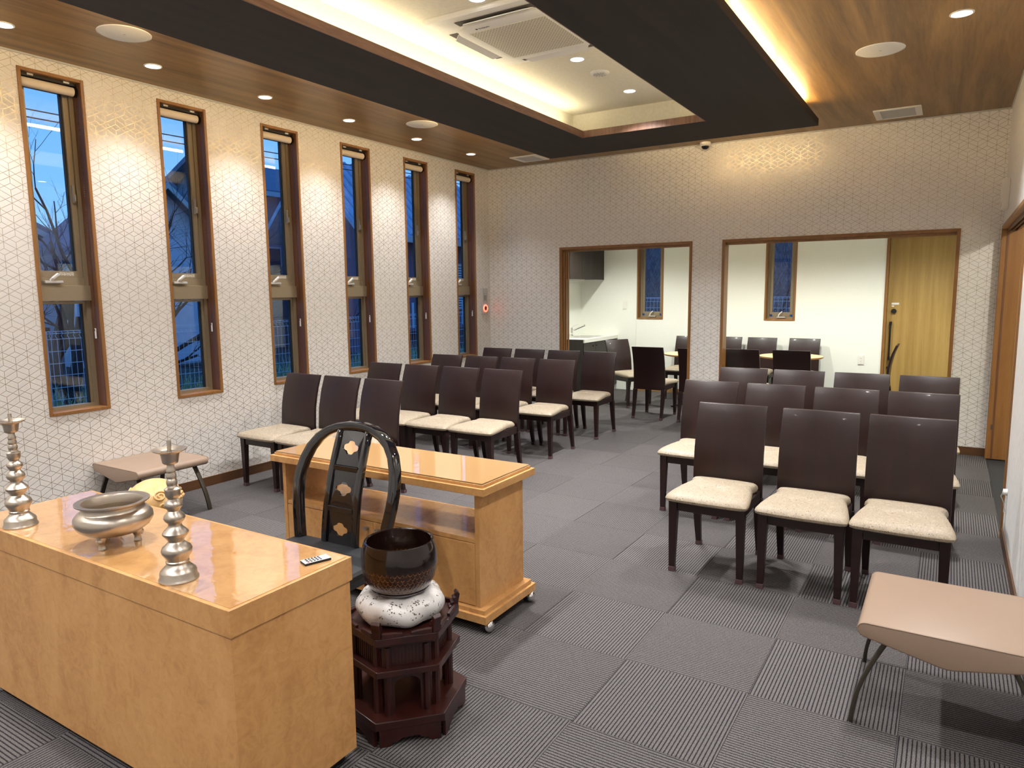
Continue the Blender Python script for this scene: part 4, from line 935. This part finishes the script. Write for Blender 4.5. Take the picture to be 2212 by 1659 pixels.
def mesh_fence(p0, p1, z0, z1, label, dv=.055, dh=.118):
    p0, p1 = Vector((*p0, 0)), Vector((*p1, 0)); L = (p1-p0).length; d = (p1-p0)/L; nrm = Vector((-d.y, d.x, 0))
    e = empty('mesh_fence', (0, 0, 0), label=label, cat='fence')
    v = MB(); n = int(L/dv)
    for i in range(n+1):
        p = p0+d*(i*dv); v.tube([p+Vector((0,0,z0)), p+Vector((0,0,z1-.07)), p+nrm*.03+Vector((0,0,z1-.045)), p+Vector((0,0,z1-.02)), p+nrm*.03+Vector((0,0,z1))], .0027, 4)
    tag(v.build('vertical_wires', M_FENCE, e), None, None, None, 'stuff')
    h = MB(); z = z1-.075
    for zz in [z1, z1-.02, z1-.075]+[z1-.075-dh*k for k in range(1, int((z1-z0)/dh))]: h.tube([p0+Vector((0,0,zz)), p1+Vector((0,0,zz))], .0036, 5)
    tag(h.build('horizontal_wires', M_FENCE, e), None, None, None, 'stuff')
    k = 0
    while k*2.0 <= L:
        p = p0+d*(k*2.0)+nrm*.04; MB().cyl((p.x, p.y, z0), (p.x, p.y, z1), .021, 12).build('post', M_FENCE, e, True); k += 1
mesh_fence((-2.3, -6.2), (-2.3, 9.0), GZ, 1.20, 'pale wire mesh fence outside the slit windows')
mesh_fence((-2.0, NB+2.6), (6.5, NB+2.6), -.25, 1.40, 'pale wire mesh fence outside the side room windows', .07, .12)
M_BARK = plain('dark_bark', srgb(52,44,42), .9, 0, .3, 40)
def tree(x, y, h, seed, label, lean=(0,0), r0=.07, depth=5, spread=.6):
    rr = random.Random(seed); e = empty('bare_tree', (x, y, (GZ if x < 0 else -.25)-.01), label=label, cat='tree', group='bare garden trees')
    tr_, br_ = MB(), MB()
    def grow(p, d, L, r, lv):
        n = 4; pts = [p]; q = p.copy(); dd = d.copy()
        for i in range(n):
            dd = (dd+Vector((rr.uniform(-.16,.16), rr.uniform(-.16,.16), rr.uniform(-.05,.10)))).normalized(); q = q+dd*L/n; pts.append(q.copy())
        rad = [r*(1-.45*i/n) for i in range(n+1)]
        (tr_ if lv == depth else br_).tube(pts, rad, 7 if lv > 2 else 4)
        if lv <= 0 or r < .0022: return
        for k in range(rr.randint(2, 4)):
            i = rr.randint(1, n); a = rr.uniform(0, 2*PI); o = dd.orthogonal().normalized(); o.rotate(Matrix.Rotation(a, 3, dd))
            nd = (dd+o*rr.uniform(spread*.7, spread*1.5)).normalized(); grow(pts[i], nd, L*rr.uniform(.55, .82), rad[i]*rr.uniform(.5, .72), lv-1)
    grow(Vector((0,0,0)), Vector((lean[0], lean[1], 1)).normalized(), h, r0, depth)
    tr_.build('trunk', M_BARK, e, True); br_.build('branches', M_BARK, e, True)
tree(-3.3, -3.62, 1.25, 11, 'bare tree with a leaning trunk in the first slit window', (.0, .28), .085)
tree(-4.2, -3.0, 1.5, 5, 'slender bare tree behind the first slit window', (.0, -.2), .05)
tree(-3.5, -3.05, 1.7, 23, 'bare tree branching across the second slit window', (.0, .45), .075)
tree(-3.7, -1.0, 1.2, 31, 'small bare tree in the third slit window', (0, .1), .035)
tree(-3.2, .5, .9, 41, 'low bare shrub tree in the fourth slit window', (0, .1), .028)
tree(-3.0, -1.75, .55, 71, 'twiggy low bush behind the fence in the second slit window', (.0, .1), .022, 4, .9)
tree(-3.1, -.35, .5, 72, 'twiggy low bush behind the fence in the third slit window', (.0, .1), .022, 4, .9)
tree(-3.3, -3.9, .5, 73, 'twiggy low bush at the foot of the leaning tree', (.0, .1), .022, 4, .9)
tree(-5.2, -1.6, 1.7, 77, 'slender bare tree before the gabled house in the second slit window', (.0, .1), .05)
tree(-6.5, -2.2, 1.9, 57, 'dense bare tree far behind the first slit window', (0, .1), .10)
tree(2.0, NB+4.6, 1.5, 61, 'bare tree outside the side room window beside the kitchen', (-.5, 0), .09)
# neighbours' houses
def house(x0, x1, y0, y1, zw, label, wall, roof, ridge='y', rise=1.2, over=.45, tiles=False):
    e = empty('house', ((x0+x1)/2, (y0+y1)/2, -.3), label=label, cat='house'); a, b = (x1-x0)/2, (y1-y0)/2; zw += .3
    if ridge == 'x':    # gable faces the windows
        MB().prism([(-b, 0), (b, 0), (b, zw), (0, zw+rise), (-b, zw)], -a, a, 'x').build('wall', wall, e)
        for s in (-1, 1):
            t = .14; k = rise/b
            MB().prism([(0, zw+rise), (s*(b+over), zw-over*k), (s*(b+over), zw-over*k+t), (0, zw+rise+t)], -a-over, a+over, 'x').build('roof', roof, e)
            MB().prism([(0, zw+rise-.10), (s*(b+over), zw-over*k-.10), (s*(b+over), zw-over*k+.02), (0, zw+rise+.02)], a+over, a+over+.03, 'x').build('bargeboard', M_GREYP, e)
    else:
        MB().prism([(-a, 0), (a, 0), (a, zw), (0, zw+rise), (-a, zw)], -b, b, 'y').build('wall', wall, e)
        for s in (-1, 1):
            t = .14; k = rise/a
            ro = MB().prism([(0, zw+rise), (s*(a+over), zw-over*k), (s*(a+over), zw-over*k+t), (0, zw+rise+t)], -b-over, b+over, 'y').build('roof', roof, e)
            if tiles and s == 1:
                L = math.hypot(a+over, rise+over*k); nrow = 12; tl = MB()
                for i in range(int((2*b+2*over)/.28)):
                    y = -b-over+.14+i*.28
                    tl.tube([(0.02, y, zw+rise+t), (s*(a+over), y, zw-over*k+t+.02)], .055, 6)
                tag(tl.build('roof_tiles', roof, ro, True), None, None, None, 'stuff')
        MB().box(a+over-.02, a+over+.09, -b-over, b+over, zw-over*rise/a-.03, zw-over*rise/a+.09).build('gutter', M_GREYP, e)
    return e, a, b, zw
def hwin(e, a, y, z, w, h, shutter=False):
    o = MB().box(a, a+.05, y-w/2, y+w/2, z, z+h).build('window', M_GREYP, e); B(a+.05, a+.055, y-w/2+.05, y+w/2-.05, z+.05, z+h-.05).build('pane', plain('dark_pane', srgb(60,76,96), .12), o)
    if shutter:
        for i in range(int(h/.07)): B(a+.056, a+.075, y-w/2+.04, y+w/2-.04, z+.03+i*.07, z+.075+i*.07).build('slat', M_SHUT, o)
M_HWHITE = plain('pale_render', srgb(206,212,220), .8, 0, .05, 8); M_HGREY = plain('grey_render', srgb(128,136,146), .8, 0, .05, 8)
M_HBROWN = wood('plum_siding', srgb(110,92,108), srgb(132,112,128), 'Z', 40, 8, .7, .1); M_ROOFD = plain('slate_roof', srgb(108,116,128), .7, 0, .15, 12); M_ROOFB = plain('blue_tile_roof', srgb(168,182,200), .5, 0, .15, 6)
M_SHUT = plain('shutter_grey', srgb(206,222,226), .6)
e, a, b, zw = house(-13.6, -11.5, -3.0, .6, 2.55, 'pale gabled house behind the first slit window', M_HWHITE, M_ROOFD, 'x', .9)
hwin(e, a, .6, 1.3, .7, .8); B(a, a+.5, -.9, 1.1, 0, 1.2).build('annex', plain('dark_annex', srgb(52,48,52), .8), e)
e, a, b, zw = house(-10.5, -9, -.1, 2.6, 2.63, 'tall pale gabled house behind the second slit window', M_HWHITE, M_ROOFD, 'x', 1.17, .35)
hwin(e, a, -.6, 1.2, .8, .9)
e, a, b, zw = house(-14.1, -10.5, 4.6, 8.4, 4.25, 'dark grey house with a slate roof behind the third slit window', M_HGREY, M_ROOFD, 'y', .85, .35)
hwin(e, a, -1.15, 1.9, .5, 1.2)
e, a, b, zw = house(-9.4, -7.0, 5.0, 13.5, 3.35, 'plum-sided house with tiled roof and shutters behind the far slit windows', M_HBROWN, M_ROOFB, 'y', 1.3, .5, True)
hwin(e, a, -3.6, 1.35, 1.3, 1.3, True); hwin(e, a, -.9, 1.35, 1.6, 1.3, True); hwin(e, a, 2.2, 1.35, 1.5, 1.3, True)
MB().box(a, a+.8, -4.2, 3.5, .9, .98).build('balcony_slab', M_HBROWN, e)
for i in range(26): B(a+.74, a+.78, -4.2+i*.3, -4.16+i*.3, .98, 1.6).build('baluster', M_SHUT, e)
# utility wires
for i, (z, l) in enumerate(((4.75, 'upper'), (4.30, 'middle'), (4.18, 'lower'))):
    w = MB().tube([(-7.5, -9+k*2.6, z+.25*((k-4)/4)**2+k*.05) for k in range(9)], .011, 5).build('utility_wire', M_BLACK, None, True)
    tag(w, '%s black utility wire crossing the sky in the slit windows' % l, 'wire')
up = empty('utility_pole', (-5.6, 12.0, -.3), label='concrete utility pole carrying the wires', cat='pole'); MB().cyl((0,0,0), (0,0,6.2), .14, 16, .10).build('shaft', M_GREYP, up, True); B(-.06, .06, -.8, .8, 5.1, 5.2).build('cross_arm', M_GREYP, up)
# wooded bank behind the side room
bk_ = MB(); rb = random.Random(9)
N = 24
rings = []
for i in range(N+1):
    y = NB+6+i*.35; rings.append([(x*.8-8, y+rb.uniform(-.1,.1), -.25+min(5.5, .25*i+rb.uniform(-.15,.2))) for x in range(28)])
bk_.loft(rings, cap=False, closed=False)
tag(struct(bk_.build('ground', plain('bank_soil', srgb(70,74,82), .95, 0, .5, 3))), 'wooded bank rising behind the side room', 'ground')
sh = MB()
for i in range(9000):
    x = rb.uniform(-5, 8); t = rb.uniform(0, 22); y = NB+6+t*.35; z = -.25+.25*t+.05; a = rb.uniform(0, 2*PI); L = rb.uniform(.1, .5); w = rb.uniform(.006, .03)
    c, s = math.cos(a), math.sin(a); sh.add([(x, y, z), (x+w, y, z), (x+c*L*.5+w, y+s*L*.3, z+L), (x+c*L*.5, y+s*L*.3, z+L)], [(0,1,2,3)])
tag(sh.build('undergrowth', plain('dry_undergrowth', srgb(104,108,112), .9, 0, .6, 5)), 'dry undergrowth on the bank behind the side room', 'undergrowth', None, 'stuff')
